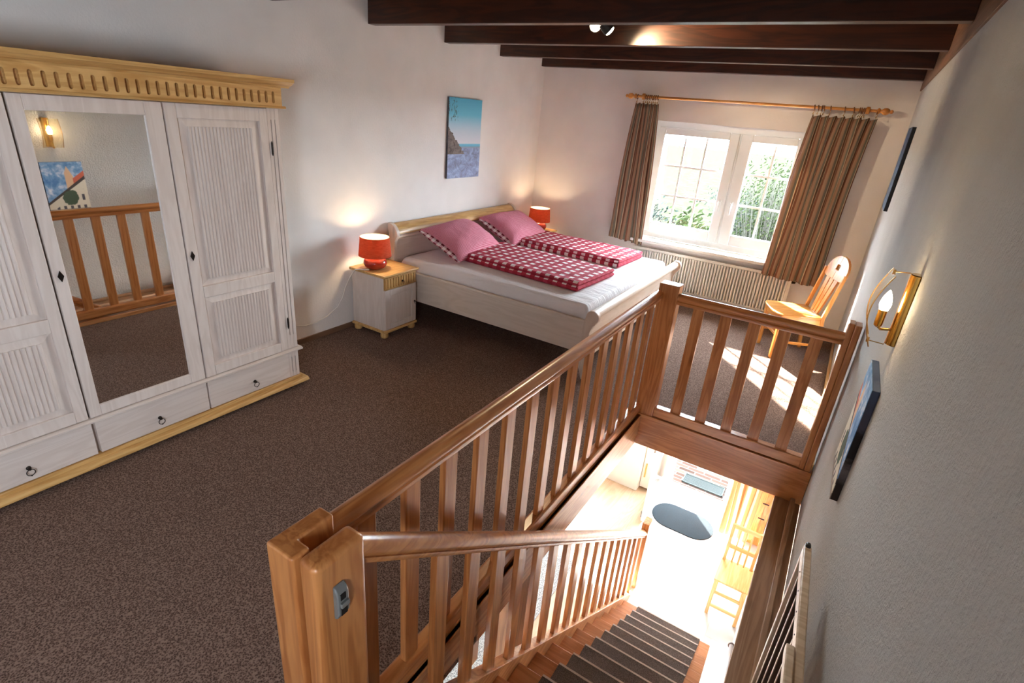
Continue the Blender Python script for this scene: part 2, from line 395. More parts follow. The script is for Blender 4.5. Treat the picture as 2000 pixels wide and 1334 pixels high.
# ------------------------------------------------------------------ window
win = tag(thing('window_1', None, None), kind='structure')
m = MB()
for b in ((1.50, 1.555, 1), (3.075, 3.13, 1)): m.box(b[0], b[1], 6.50, 6.57, 0.70, 2.02)
m.box(1.555, 3.075, 6.50, 6.57, 1.955, 2.02); m.box(1.555, 3.075, 6.50, 6.57, 0.70, 0.77)
m.box(2.435, 2.475, 6.49, 6.57, 0.77, 1.955); m.box(2.457, 2.463, 6.483, 6.49, 0.77, 1.955)
m.build('window_frame', WHITE, win, bevel=0.006)
for (a, b) in ((1.555, 2.445), (2.465, 3.075)):
    gx0, gx1 = (1.635, 2.345) if a < 2 else (2.585, 3.02)
    m = MB(); m.box(a, gx0, 6.475, 6.55, 0.77, 1.955); m.box(gx1, b, 6.475, 6.55, 0.77, 1.955)
    m.box(gx0, gx1, 6.475, 6.55, 1.88, 1.955); m.box(gx0, gx1, 6.475, 6.55, 0.77, 0.885)
    sh = m.build('sash', WHITE, win, bevel=0.008)
    m = MB(); m.box(gx0, gx1, 6.515, 6.521, 0.885, 1.88); m.build('pane', GLASS, sh)
    m = MB()
    nx = 3 if a < 2 else 2
    for i in range(1, nx):
        x = gx0+(gx1-gx0)*i/nx if a < 2 else gx0+0.237
        m.box(x-0.011, x+0.011, 6.508, 6.53, 0.885, 1.88)
    for i in (1, 2):
        z = 0.885+0.995*i/3; m.box(gx0, gx1, 6.509, 6.529, z-0.011, z+0.011)
    m.build('glazing_bars', WHITE, sh)
    hx = 2.395 if a < 2 else 2.52
    m = MB(); m.box(hx-0.014, hx+0.014, 6.462, 6.475, 1.18, 1.25); m.tube([(hx, 6.475, 1.225), (hx, 6.44, 1.225)], 0.009, 10); m.box(hx-0.009, hx+0.009, 6.432, 6.446, 1.11, 1.235)
    m.build('handle', WHITE, sh, bevel=0.003)
m = MB(); m.box(1.50, 3.13, 6.26, 6.50, 0.662, 0.698); m.build('window_sill', WPAINT, win, bevel=0.008)

# window added unseen behind the camera to brighten wardrobe and left wall
w2 = tag(thing('added_fill_window', None, None), kind='structure')
m = MB()
for (a, b, c, d) in ((-1.65, -1.60, 1.15, 1.95), (-0.90, -0.85, 1.15, 1.95), (-1.60, -0.90, 1.15, 1.20), (-1.60, -0.90, 1.90, 1.95)): m.box(WX+0.08, WX+0.15, a, b, c, d)
m.build('window_frame', WHITE, w2, bevel=0.005)

# ------------------------------------------------------------------ radiator, rod, curtains
rad = thing('radiator', 'wide cream panel radiator with vertical ribs under the bedroom window', 'radiator', (2.43, 6.33, 0.15))
m = MB(); m.box(-0.9, 0.9, 0.0, 0.012, 0, 0.435); m.box(-0.9, 0.9, 0.045, 0.057, 0, 0.435)
n = 54; pol = []
for i in range(n):
    x0 = -0.88+1.76*i/n; w = 1.76/n
    pol += [(x0, -0.0), (x0+w*0.2, -0.014), (x0+w*0.6, -0.014), (x0+w*0.8, -0.0)]
m.prism(pol+[(0.88, 0.004), (-0.88, 0.004)], 'z', 0.02, 0.415)
m.build('ribbed_panel', RADW, rad)
m = MB()
for i in range(60): m.box(-0.89+i*0.03, -0.875+i*0.03, -0.006, 0.06, 0.436, 0.44)
m.box(-0.905, 0.905, -0.008, -0.002, 0.425, 0.446); m.box(-0.905, 0.905, 0.058, 0.062, 0.425, 0.446); m.build('top_grille', RADW, rad)
m = MB(); m.box(0.9, 0.906, -0.008, 0.062, 0.0, 0.445); m.build('side_panel', RADW, rad)
m = MB(); m.tube([(0.88, 0.03, 0.02), (0.88, 0.03, -0.15)], 0.008, 8); m.build('pipe', RADW, rad)
m = MB(); m.lathe([(0.014, 0.0), (0.016, 0.01), (0.012, 0.035), (0, 0.04)], (0.907, 0.03, 0.38), 12, 'x'); m.build('bleed_valve', IRON, rad, smooth=True)

RY, RZ = 6.30, 2.248
rod = thing('curtain_rod', 'turned pine curtain rod with knob finials above the window', 'curtain rod', (2.45, RY, RZ))
m = MB(); m.tube([(-1.17, 0, 0), (1.17, 0, 0)], 0.0135, 14); m.build('pole', chair_pine('x'), rod, smooth=True)
for sg in (-1, 1):
    m = MB(); m.lathe([(0.014, 1.16*sg), (0.026, 1.17*sg), (0.026, 1.18*sg), (0.015, 1.19*sg), (0.016, 1.20*sg), (0.028, 1.215*sg), (0.031, 1.235*sg), (0.024, 1.255*sg), (0.012, 1.265*sg), (0.017, 1.275*sg), (0.017, 1.285*sg), (0.001, 1.297*sg)], (0, 0, 0), 18, 'x')
    m.build('finial', chair_pine('x'), rod, smooth=True)
    m = MB(); xx = 1.08*sg if sg < 0 else 1.09
    m.lathe([(0.018, xx-0.02), (0.032, xx-0.012), (0.032, xx+0.012), (0.018, xx+0.02)], (0, 0, 0), 18, 'x'); m.tube([(xx, 0, 0), (xx, 0.12, 0)], 0.012, 10); m.build('bracket', chair_pine('x'), rod, smooth=True)

def curtain(name, label, top, bot, ztop, zbot, y, folds, amp, mat, rings, seed, zb2=None, lean=0.0):
    rnd = random.Random(seed); root = thing(name, label, 'curtain', ((top[0]+top[1])/2*0, 0, 0), 0, 'striped curtains')
    N, K = folds*12, 26; vs = []; uvs = []
    ph = [rnd.uniform(-0.5, 0.5) for _ in range(folds+2)]; am = [rnd.uniform(0.55, 1.25) for _ in range(folds+2)]
    for k in range(K+1):
        t = k/K
        for i in range(N+1):
            u = i/N; fi = u*folds; j = int(fi); fr = fi-j
            a = (am[j]*(1-fr)+am[j+1]*fr)*amp*(0.6+0.6*t)*(1+0.45*math.sin(3.1*fi+2.3*t+seed))
            p = (ph[j]*(1-fr)+ph[j+1]*fr)*(0.6+0.9*t)
            xx0 = top[0]+(top[1]-top[0])*u; xx1 = bot[0]+(bot[1]-bot[0])*u
            te = t**0.8 if t > 0 else 0
            x = xx0*(1-te)+xx1*te+math.sin(fi*2*PI*1.0+p+1.3)*0.012*(1+t)+0.022*math.sin(fi*1.7+seed)*math.sin(PI*min(1, t*1.1))
            yy = y+a*math.sin(fi*2*PI+p*3)+0.012*math.sin(fi*5.1+t*4+seed)*t
            zz = ztop+(zbot-ztop)*t
            if k == 0: zz -= 0.022*abs(math.sin(fi*PI*1.0))
            if k == 1: zz -= 0.008*abs(math.sin(fi*PI))
            if k == K: zz += 0.012*math.sin(fi*2*PI+seed)
            if zb2 is not None: zz += (zb2-zbot)*u*t
            vs.append((x, yy, zz)); uvs.append((u*folds/7.0, t))
    fs = [(k*(N+1)+i, k*(N+1)+i+1, (k+1)*(N+1)+i+1, (k+1)*(N+1)+i) for k in range(K) for i in range(N)]
    me = bpy.data.meshes.new('cloth'); me.from_pydata(vs, [], fs); me.materials.append(mat)
    ul = me.uv_layers.new(name='UVMap')
    for lp in me.loops: ul.data[lp.index].uv = uvs[lp.vertex_index]
    for p in me.polygons: p.use_smooth = True
    o = bpy.data.objects.new('cloth', me); COL.objects.link(o); o.parent = root
    sd = o.modifiers.new('thick', 'SOLIDIFY'); sd.thickness = 0.003
    for rx in rings:
        m = MB(); tilt_ = rnd.uniform(-0.25, 0.25)
        m.tube([(rx+0.021*math.sin(a)*tilt_, RY+0.021*math.cos(a), RZ+0.0*0.5-0.004+0.022*math.sin(a)) for a in [2*PI*i/16 for i in range(16)]], 0.0052, 8, True)
        rg = m.build('ring', wood('ring_wood', (140, 90, 50), (104, 62, 32), 'x', 0.4, 0.0), root, smooth=True)
        m = MB(); m.tube([(rx, RY, RZ-0.026), (rx+0.006, RY-0.002, RZ-0.036), (rx, RY-0.004, RZ-0.05), (rx+0.004, RY-0.004, RZ-0.066)], 0.0022, 6); m.box(rx-0.004, rx+0.004, RY-0.01, RY-0.004, RZ-0.062, RZ-0.048)
        m.build('hook', GOLDW, rg)
    return root
curtain('curtain', 'narrow striped beige and brown curtain gathered at the left of the window', (1.285, 1.555), (1.20, 1.64), 2.185, 0.66, 6.285, 6, 0.030, CURT, [1.30, 1.375, 1.40, 1.422, 1.445, 1.468, 1.49, 1.512, 1.535], 3, 0.62)
curtain('curtain', 'wide striped beige and brown curtain at the right of the window above the pine chair', (3.085, 3.625), (3.02, 3.56), 2.185, 0.575, 6.275, 8, 0.042, CURT, [3.095, 3.13, 3.16, 3.18, 3.235, 3.355, 3.43, 3.475, 3.49, 3.505, 3.52, 3.62], 11, 0.56)

# ------------------------------------------------------------------ wardrobe (faces +x)
wd = thing('wardrobe', 'large whitewashed three-door wardrobe with mirrored middle door and natural pine cornice', 'wardrobe', (0.02, 1.215, 0))
OX, OY = 0.02, 1.215
def wl(x0, x1, y0, y1, z0, z1, mb): mb.box(x0-OX, x1-OX, y0-OY, y1-OY, z0, z1)
m = MB(); wl(0.03, 0.55, 0.235, 2.195, 0.075, 1.865, m); m.build('carcass', white_wood('z'), wd, bevel=0.003)
# pilasters with two flutes each
for y0, y1 in ((0.235, 0.312), (2.122, 2.200)):
    m = MB(); yw = y1-y0
    wl(0.55, 0.566, y0, y1, 0.075, 1.865, m)
    e = [y0, y0+yw*0.28, y0+yw*0.36, y0+yw*0.62, y0+yw*0.70, y1]
    for k in (0, 2, 4): wl(0.566, 0.578, e[k], e[k+1], 0.30, 1.865, m)
    for k in (1, 3): wl(0.566, 0.578, e[k], e[k+1], 1.80, 1.865, m); wl(0.566, 0.578, e[k], e[k+1], 0.30, 0.40, m)
    for k in (0, 2, 4): wl(0.566, 0.576, e[k], e[k+1], 0.075, 0.27, m)
    for k in (1, 3): wl(0.566, 0.576, e[k], e[k+1], 0.23, 0.27, m); wl(0.566, 0.576, e[k], e[k+1], 0.075, 0.115, m)
    m.build('pilaster', white_wood('z'), wd, bevel=0.0015)
m = MB(); m.prism([(0.55-OX, 0.272), (0.59-OX, 0.272), (0.606-OX, 0.282), (0.606-OX, 0.290), (0.59-OX, 0.297), (0.55-OX, 0.297)], 'y', 0.215-OY, 2.222-OY)
m.build('middle_moulding', white_wood('y'), wd)
m = MB(); m.prism([(0.0, 0.055), (0.60-OX, 0.055), (0.615-OX, 0.05), (0.625-OX, 0.035), (0.625-OX, 0.028), (0.0, 0.028)][::-1], 'y', 0.185-OY, 2.245-OY)
m.box(0.0, 0.59-OX, 0.215-OY, 2.215-OY, 0.055, 0.078); m.build('plinth', light_pine('y'), wd, bevel=0.003)
for y in (0.28, 2.15):
    for x in (0.55, 0.10):
        m = MB(); m.lathe([(0.022, 0), (0.036, 0.006), (0.040, 0.016), (0.034, 0.026), (0.026, 0.03)], (x-OX, y-OY, 0), 20); m.build('foot', light_pine('y'), wd, smooth=True)
# cornice with cut flutes
m = MB(); wl(0.03, 0.584, 0.225, 2.21, 1.868, 1.980, m)
xf = 0.608; y_s, ne, pitch = 0.262, 42, 0.0456
y_e = y_s+ne*pitch
z0, z1, hw = 1.893, 1.957, 0.0085
wl(0.584, xf, 0.225, y_s, 1.880, 1.980, m); wl(0.584, xf, y_e, 2.21, 1.880, 1.980, m)
for i in range(ne):
    yc = y_s+(i+0.5)*pitch
    L = [(yc-pitch/2, 1.880), (yc, 1.880)]+[(yc+hw*math.cos(math.radians(a)), z0+hw+hw*math.sin(math.radians(a))) for a in (-90, -120, -150, -180)]+[(yc+hw*math.cos(math.radians(a)), z1-hw+hw*math.sin(math.radians(a))) for a in (180, 150, 120, 90)]+[(yc, 1.980), (yc-pitch/2, 1.980)]
    Rr = [(2*yc-p, q) for p, q in L][::-1]
    for pl in (L, Rr): m.prism([(p-OY, q) for p, q in pl], 'x', 0.584-OX, xf-OX)
m.prism([(0.05-OX, 1.866), (0.618-OX, 1.866), (0.624-OX, 1.872), (0.618-OX, 1.880), (0.05-OX, 1.880)][::-1], 'y', 0.205-OY, 2.225-OY)
m.prism([(0.02-OX, 1.980), (0.612-OX, 1.980), (0.622-OX, 1.990), (0.640-OX, 1.996), (0.662-OX, 2.010), (0.668-OX, 2.012), (0.668-OX, 2.030), (0.02-OX, 2.030)][::-1], 'y', 0.175-OY, 2.262-OY)
m.build('cornice', light_pine('y'), wd)

def lozenge(y, z, par, x, w=0.013, h=0.028):
    m = MB(); m.prism([(y-w, z), (y, z-h), (y+w, z), (y, z+h)], 'x', x, x+0.003); m.tube([(x+0.003, y, z), (x+0.009, y, z)], 0.004, 8)
    return m.build('keyhole_plate', IRON, par)
def door_frame(y0, y1, openings, zb=0.30, zt=1.862):
    m = MB(); xb, xfz = 0.562-OX, 0.582-OX
    a0, a1 = openings[0][0], openings[0][1]
    m.box(xb, xfz, y0-OY, a0-OY, zb, zt); m.box(xb, xfz, a1-OY, y1-OY, zb, zt)
    zs = [zb]+[v for o_ in openings for v in (o_[2], o_[3])]+[zt]
    for k in range(0, len(zs), 2): m.box(xb, xfz, a0-OY, a1-OY, zs[k], zs[k+1])
    # chamfer slips
    return m
def ribbed(par, y0, y1, z0, z1):
    m = MB(); m.box(0.556-OX, 0.566-OX, y0-OY, y1-OY, z0, z1)
    i0, i1, j0, j1 = y0+0.045, y1-0.045, z0+0.040, z1-0.040
    m.prism([(y0+0.004-OY, 0), (0, 0)], 'x', 0, 0) if False else None
    # raised field: sloping border
    vs = [(0.566-OX, y0-OY, z0), (0.566-OX, y1-OY, z0), (0.566-OX, y1-OY, z1), (0.566-OX, y0-OY, z1),
          (0.574-OX, i0-OY, j0), (0.574-OX, i1-OY, j0), (0.574-OX, i1-OY, j1), (0.574-OX, i0-OY, j1)]
    m.add(vs, [(0, 1, 5, 4), (1, 2, 6, 5), (2, 3, 7, 6), (3, 0, 4, 7), (4, 5, 6, 7)])
    n = 19; w = (i1-i0)/n
    for k in range(n):
        yc = i0+w*(k+0.5); r = w*0.40
        pol = [(0.573-OX, yc-r-OY)]+[(0.573-OX+0.0085*math.sin(math.radians(a)), yc-r*math.cos(math.radians(a))-OY) for a in (20, 45, 70, 90, 110, 135, 160)]+[(0.573-OX, yc+r-OY)]
        m.prism(pol, 'z', j0, j1)
    return m.build('ribbed_panel', white_wood('z'), par)
for (y0, y1, side) in ((0.315, 0.912, 0), (1.540, 2.119, 1)):
    oy0, oy1 = y0+0.06, y1-0.052
    d = door_frame(y0, y1, [(oy0, oy1, 0.365, 0.805), (oy0, oy1, 0.875, 1.79)]).build('door', white_wood('z'), wd, bevel=0.003)
    ribbed(d, oy0, oy1, 0.365, 0.805); ribbed(d, oy0, oy1, 0.875, 1.79)
    if side: lozenge(1.568-OY, 1.065, d, 0.582-OX)
    for z in (1.638, 0.495):
        m = MB(); yy = (2.134 if side else 0.300)-OY
        m.tube([(0.586-OX, yy, z-0.042), (0.586-OX, yy, z-0.03), (0.586-OX, yy, z+0.03), (0.586-OX, yy, z+0.042)], [0.002, 0.0055, 0.0055, 0.002], 8); m.build('hinge', IRON, d)
d = door_frame(0.922, 1.532, [(0.974, 1.448, 0.358, 1.797)]).build('door', white_wood('z'), wd, bevel=0.003)
m = MB(); m.box(0.564-OX, 0.572-OX, 0.970-OY, 1.452-OY, 0.354, 1.80); mo = m.build('mirror', MIRROR, d); mo['label'] = 'tall rectangular mirror glass'
lozenge(0.950-OY, 1.070, d, 0.582-OX)
for (y0, y1, yk) in ((0.315, 0.916, 0.628), (0.932, 1.530, 1.240), (1.540, 2.119, 1.846)):
    m = MB(); m.box(0.55-OX, 0.582-OX, y0-OY, y1-OY, 0.082, 0.268); d = m.build('drawer', white_wood('y'), wd, bevel=0.003)
    m = MB(); m.lathe([(0.011, 0), (0.010, 0.005), (0.004, 0.008), (0.004, 0.016), (0.007, 0.018), (0.005, 0.022), (0, 0.023)], (0.582-OX, yk-OY, 0.155), 12, 'x')
    m.tube([(0.600-OX, yk-OY+0.017*math.sin(a), 0.137+0.017*math.cos(a)) for a in [2*PI*i/18 for i in range(18)]], 0.0022, 6, True)
    m.sphere((0.600-OX, yk-OY, 0.119), 0.004, 8); m.build('ring_pull', IRON, d, smooth=True)

# ------------------------------------------------------------------ nightstands
def nightstand(label, loc):
    r = thing('nightstand', label, 'nightstand', loc, 0, 'bedside nightstands')
    m = MB(); m.box(0.0, 0.385, -0.20, 0.20, 0.075, 0.565); m.build('carcass', white_wood('z'), r, bevel=0.003)
    m = MB(); m.prism([(-0.01, 0.567), (0.405, 0.567), (0.418, 0.575), (0.418, 0.59), (-0.01, 0.59)][::-1], 'y', -0.222, 0.222); m.build('top', light_pine('y'), r, bevel=0.003)
    m = MB(); m.box(-0.005, 0.408, -0.215, 0.215, 0.05, 0.075); m.build('plinth', light_pine('y'), r, bevel=0.006)
    for x in (0.035, 0.365):
        for y in (-0.175, 0.175):
            m = MB(); m.lathe([(0.028, 0), (0.034, 0.008), (0.036, 0.03), (0.03, 0.05)], (x, y, 0), 18); m.build('foot', light_pine('z'), r, smooth=True)
    m = MB(); m.box(0.385, 0.388, -0.198, 0.198, 0.455, 0.563)
    for i in range(12):
        a = -0.195+i*0.0325; m.box(0.388, 0.405, a+0.006, a+0.0265, 0.458, 0.56)
    m.box(0.395, 0.405, -0.198, 0.198, 0.455, 0.468); m.box(0.395, 0.405, -0.198, 0.198, 0.55, 0.563)
    d = m.build('drawer', light_pine('z'), r, bevel=0.0015)
    m = MB(); m.lathe([(0.010, 0), (0.009, 0.004), (0.004, 0.006), (0.004, 0.013), (0.006, 0.017), (0, 0.019)], (0.405, 0.015, 0.505), 12, 'x'); m.tube([(0.417, 0.015+0.012*math.sin(a), 0.495+0.012*math.cos(a)) for a in [2*PI*i/14 for i in range(14)]], 0.0018, 6, True); m.build('knob', IRON, d, smooth=True)
    m = MB(); m.box(0.385, 0.395, -0.198, 0.198, 0.082, 0.450)
    for q in ((-0.198, -0.14, 0.082, 0.45), (0.14, 0.198, 0.082, 0.45), (-0.14, 0.14, 0.082, 0.13), (-0.14, 0.14, 0.40, 0.45)): m.box(0.395, 0.405, *q)
    vs = [(0.395, -0.135, 0.135), (0.395, 0.135, 0.135), (0.395, 0.135, 0.395), (0.395, -0.135, 0.395), (0.404, -0.11, 0.16), (0.404, 0.11, 0.16), (0.404, 0.11, 0.37), (0.404, -0.11, 0.37)]
    m.add(vs, [(0, 1, 5, 4), (1, 2, 6, 5), (2, 3, 7, 6), (3, 0, 4, 7), (4, 5, 6, 7)])
    d = m.build('door', white_wood('z'), r, bevel=0.002)
    m = MB(); m.lathe([(0.010, 0), (0.009, 0.004), (0.004, 0.006), (0.004, 0.013), (0.006, 0.017), (0, 0.019)], (0.403, 0.178, 0.275), 12, 'x'); m.tube([(0.415, 0.178+0.012*math.sin(a), 0.265+0.012*math.cos(a)) for a in [2*PI*i/14 for i in range(14)]], 0.0018, 6, True); m.build('knob', IRON, d, smooth=True)
    return r
ns = nightstand('white nightstand with pine top beside the near side of the bed', (0.05, 3.395, 0))
n2 = copy_tree(ns); n2.location = (0.05, 6.12, 0); n2['label'] = 'nightstand with pine top in the far corner, mostly hidden behind the bed'

def lamp(label, loc, cord):
    r = thing('table_lamp', label, 'lamp', loc, 0, 'bedside table lamps')
    m = MB(); m.lathe([(0.05, 0.0), (0.062, 0.004), (0.090, 0.022), (0.103, 0.05), (0.098, 0.078), (0.078, 0.098), (0.045, 0.112), (0.018, 0.118), (0.016, 0.13)], (0, 0, 0), 36); m.build('lamp_base', CERAMIC, r, smooth=True)
    m = MB(); m.tube([(0, 0, 0.118), (0, 0, 0.185)], 0.014, 14); m.build('socket', CORD, r)
    m = MB(); p = [(0.142, 0.118), (0.126, 0.285)]
    m.lathe([(0.142, 0.118), (0.126, 0.285), (0.1252, 0.285), (0.1412, 0.118)], (0, 0, 0), 48, closed=True); m.cur = 1; m.lathe([(0.1408, 0.1185), (0.1248, 0.2845), (0.1242, 0.2845), (0.1402, 0.1185)], (0, 0, 0), 48, closed=True); m.build('lamp_shade', [SHADE, LINING], r, smooth=True)
    m = MB(); m.sphere((0, 0, 0.215), 0.024, 14, 1.3); m.build('bulb', BULB, r, smooth=True)
    l = bpy.data.objects.new('lamp_light', bpy.data.lights.new('lamp_light', 'POINT')); COL.objects.link(l); l.parent = r; l.location = (0, 0, 0.215)
    l.data.energy = 3.3; l.data.color = (1.0, 0.68, 0.38); l.data.shadow_soft_size = 0.03
    if cord:
        m = MB(); m.tube(cord, 0.0048, 8); m.build('cord', CORD, r, smooth=True)
    return r
BX, BY, BZ = 0.235, 3.30, 0.591
crd = [(0.245, 3.215, 0.597), (0.23, 3.195, 0.597), (0.18, 3.172, 0.596), (0.13, 3.163, 0.585), (0.07, 3.15, 0.50), (0.03, 3.13, 0.40), (0.015, 3.11, 0.31), (0.012, 3.05, 0.235), (0.012, 2.93, 0.175), (0.010, 2.80, 0.15), (0.010, 2.70, 0.15), (0.010, 2.60, 0.18), (0.010, 2.52, 0.22)]
lamp('lit table lamp with orange shade on the near nightstand, white cord down the wall', (BX, BY, BZ), [(a-BX, b-BY, c-BZ) for a, b, c in crd])
lamp('lit table lamp with orange shade in the far corner beside the second pillow', (0.31, 6.10, BZ), None)

# ------------------------------------------------------------------ bed
bed = thing('double_bed', 'whitewashed pine sleigh double bed with rolled head and foot ends', 'bed', (1.15, 4.80, 0))
bx, by = 1.15, 4.80
def P2(pl): return [(a-bx, b) for a, b in pl]
Y0, Y1 = 3.675, 5.90
m = MB(); m.box(0.05-bx, 0.085-bx, Y0+0.03-by, Y1-0.12-by, 0.20, 0.84); m.prism(P2([(0.085, 0.775), (0.115, 0.775), (0.13, 0.79), (0.13, 0.805), (0.115, 0.815), (0.085, 0.815)]), 'y', Y0+0.04-by, Y1-0.13-by)
hb = m.build('headboard', bed_white('y'), bed, bevel=0.003)
a_ = arc(0.03, 0.812, 0.098, 88, 4, 10); b_ = arc(0.03, 0.812, 0.080, 4, 88, 10)
m = MB(); m.prism(P2(a_+b_), 'y', Y0+0.04-by, Y1-0.13-by); o = m.build('curved_top', light_pine('y'), hb); o['label'] = 'natural pine curved top rail'
for yy in (Y0, Y1-0.13):
    pol = [(0.04, 0.0), (0.10, 0.0), (0.105, 0.30), (0.105, 0.70)]+[(0.112, 0.76), (0.138, 0.80)]+arc(0.03, 0.812, 0.110, 0, 90, 8)+[(0.015, 0.915), (0.02, 0.88), (0.035, 0.80), (0.035, 0.5)]
    m = MB(); m.prism(P2(pol), 'y', yy-by, yy+0.04-by); m.build('head_post', bed_white('z'), bed, bevel=0.004)
for yy in (Y0, Y1+0.03):
    pol = [(2.225, 0.0), (2.205, 0.06), (2.185, 0.16), (2.18, 0.30), (2.185, 0.42), (2.205, 0.475), (2.222, 0.49)]
    pol = pol+arc(2.19, 0.545, 0.055, -50, 185, 12)+[(2.125, 0.50), (2.12, 0.42), (2.12, 0.20), (2.13, 0.10), (2.165, 0.0)]
    m = MB(); m.prism(P2(pol), 'y', yy-by, yy+0.042-by); m.build('foot_post', bed_white('z'), bed, bevel=0.004)
m = MB(); m.box(2.135-bx, 2.165-bx, Y0+0.04-by, Y1+0.03-by, 0.16, 0.53); m.tube([(2.178-bx, Y0+0.04-by, 0.548), (2.178-bx, Y1+0.03-by, 0.548)], 0.040, 20)
m.build('footboard', bed_white('y'), bed)
for yy, nm in ((Y0+0.008, 'near'), (Y1-0.05, 'far')):
    m = MB(); m.box(0.10-bx, 2.125-bx, yy-by, yy+0.026-by, 0.225, 0.49); m.prism([(yy-0.004-by, 0.49), (yy+0.03-by, 0.49), (yy+0.03-by, 0.503), (yy+0.002-by, 0.503)], 'x', 0.10-bx, 2.125-bx); m.build('side_rail', bed_white('x'), bed, bevel=0.002)
m = MB(); m.box(0.10-bx, 2.12-bx, Y0+0.05-by, Y1-0.06-by, 0.30, 0.34); m.build('slat_base', bed_white('x'), bed)

# soft shapes
def grid_soft(nx, ny, fn_top, fn_bot):
    vs = []; fs = []
    for fn in (fn_top, fn_bot):
        for j in range(ny+1):
            for i in range(nx+1): vs.append(fn(i/nx, j/ny))
    n = (nx+1)*(ny+1)
    for j in range(ny):
        for i in range(nx):
            a = j*(nx+1)+i; q = (a, a+1, a+nx+2, a+nx+1); fs.append(q); fs.append(tuple(n+k for k in q)[::-1])
    edge = [i for i in range(nx+1)]+[j*(nx+1)+nx for j in range(1, ny+1)]+[ny*(nx+1)+i for i in range(nx-1, -1, -1)]+[j*(nx+1) for j in range(ny-1, 0, -1)]
    for k in range(len(edge)):
        a, b = edge[k], edge[(k+1) % len(edge)]; fs.append((b, a, n+a, n+b))
    return vs, fs
def cushion(lx, ly, h, rad, nx=48, ny=48, wr=0.0, seed=0, sag=0.0):
    ph = random.Random(seed); p1, p2, p3 = ph.uniform(0, 6), ph.uniform(0, 6), ph.uniform(0, 6)
    def prof(u, v):
        dx = min(u, 1-u)*lx; dy = min(v, 1-v)*ly; e = 1.0
        for d in (dx, dy):
            if d < rad: e *= math.sqrt(max(0, 1-((rad-d)/rad)**2))
        return e
    def mapu(u): return 0.5-0.5*math.cos(PI*u)
    def top(u, v):
        u, v = mapu(u)*0.6+u*0.4, mapu(v)*0.6+v*0.4
        e = prof(u, v); x, y = (u-0.5)*lx, (v-0.5)*ly
        w = wr*e*(math.sin(x*19+p1+math.sin(y*9)*1.5)*0.5+math.sin(y*23+p2+math.sin(x*7+p3)*2)*0.5+0.4*math.sin((x+y)*41+p3))
        return (x, y, h*0.5+h*0.5*e+w-sag*e*math.sin(PI*u)*0)
    def bot(u, v):
        u, v = mapu(u)*0.6+u*0.4, mapu(v)*0.6+v*0.4
        e = prof(u, v); return ((u-0.5)*lx, (v-0.5)*ly, h*0.5-h*0.5*e)
    m = MB(); v, f = grid_soft(nx, ny, top, bot); m.add(v, f); return m
mt = thing('mattress', 'thick double mattress under a white fitted sheet', 'mattress', (1.115, 4.785, 0.342))
cushion(2.02, 2.10, 0.258, 0.055, 64, 64, 0.0022, 5).build('fitted_sheet', SHEET, mt, smooth=True)

def duvet(label, loc, lx, ly, rz, seed):
    r = thing('duvet', label, 'duvet', loc, rz, 'folded red check duvets')
    m1 = cushion(lx, ly, 0.048, 0.024, 56, 40, 0.004, seed); m1.build('folded_cover', DUVET, r, smooth=True)
    m2 = cushion(lx-0.015, ly-0.02, 0.042, 0.021, 56, 40, 0.004, seed+9); m2.build('upper_fold', DUVET, r, smooth=True, loc=(0.004, 0.004, 0.040))
    return r
duvet('red and white checked duvet folded flat on the near half of the bed', (1.225, 4.42, 0.600), 1.36, 0.74, math.radians(-3), 2)
duvet('red and white checked duvet folded flat on the window half of the bed', (1.17, 5.42, 0.600), 1.36, 0.66, math.radians(-2), 8)

def pillow(label, loc, rz, tilt_, lx=0.54, ly=0.82, seed=1):
    r = thing('pillow', label, 'pillow', loc, rz, 'pink checked pillows'); r.rotation_euler = (0, tilt_, rz)
    N = 40; ph = random.Random(seed)
    def sh(u, v, s):
        x, y = (u-0.5)*2, (v-0.5)*2
        k = (1-abs(x)**2.6)*(1-abs(y)**2.6); t = max(0, k)**0.55
        px = x*lx/2*(1-0.10*(1-abs(y)**2)*abs(x)**3) ; py = y*ly/2*(1-0.08*(1-abs(x)**2)*abs(y)**3)
        w = 0.004*math.sin(x*9+y*4+seed)*t
        return (px, py, 0.11+s*0.122*t*(1+0.12*math.sin(y*2.4+seed)) + w)
    m = MB(); v, f = grid_soft(N, N, lambda u, v: sh(u, v, 1), lambda u, v: sh(u, v, -1)); m.add(v, f)
    body = m.build('pillow_cover', PILLOW, r, smooth=True)
    # buttoned flap edge with the big check
    m = MB(); n = 24; rows = []
    for i in range(n+1):
        v = i/n; x, y, z = sh(0.5, v, 1)
        yy = (v-0.5)*2; s = 1-0.08*0
        e = [sh(u, 0.0, 0) for u in (0,)]
        px = ((v-0.5)*2)*lx/2*0.96
        rows.append([(px, -ly/2-0.016, 0.100+0.004*math.sin(v*14)), (px, -ly/2+0.006, 0.104+0.006*math.sin(PI*v)), (px, -ly/2+0.026, 0.116+0.014*math.sin(PI*v))])
    vs = [p for q in rows for p in q]; fs = [(3*i+j, 3*i+j+1, 3*i+j+4, 3*i+j+3) for i in range(n) for j in range(2)]
    m.add(vs, fs); fl = m.build('flap_edge', FLAP, body, smooth=True)
    sd = fl.modifiers.new('thick', 'SOLIDIFY'); sd.thickness = 0.008
    return r
pillow('pink checked pillow on the near side of the headboard', (0.37, 4.35, 0.640), math.radians(3), math.radians(25), seed=1)
pillow('pink checked pillow by the corner lamp on the window side of the headboard', (0.36, 5.36, 0.640), math.radians(0), math.radians(25), seed=4)

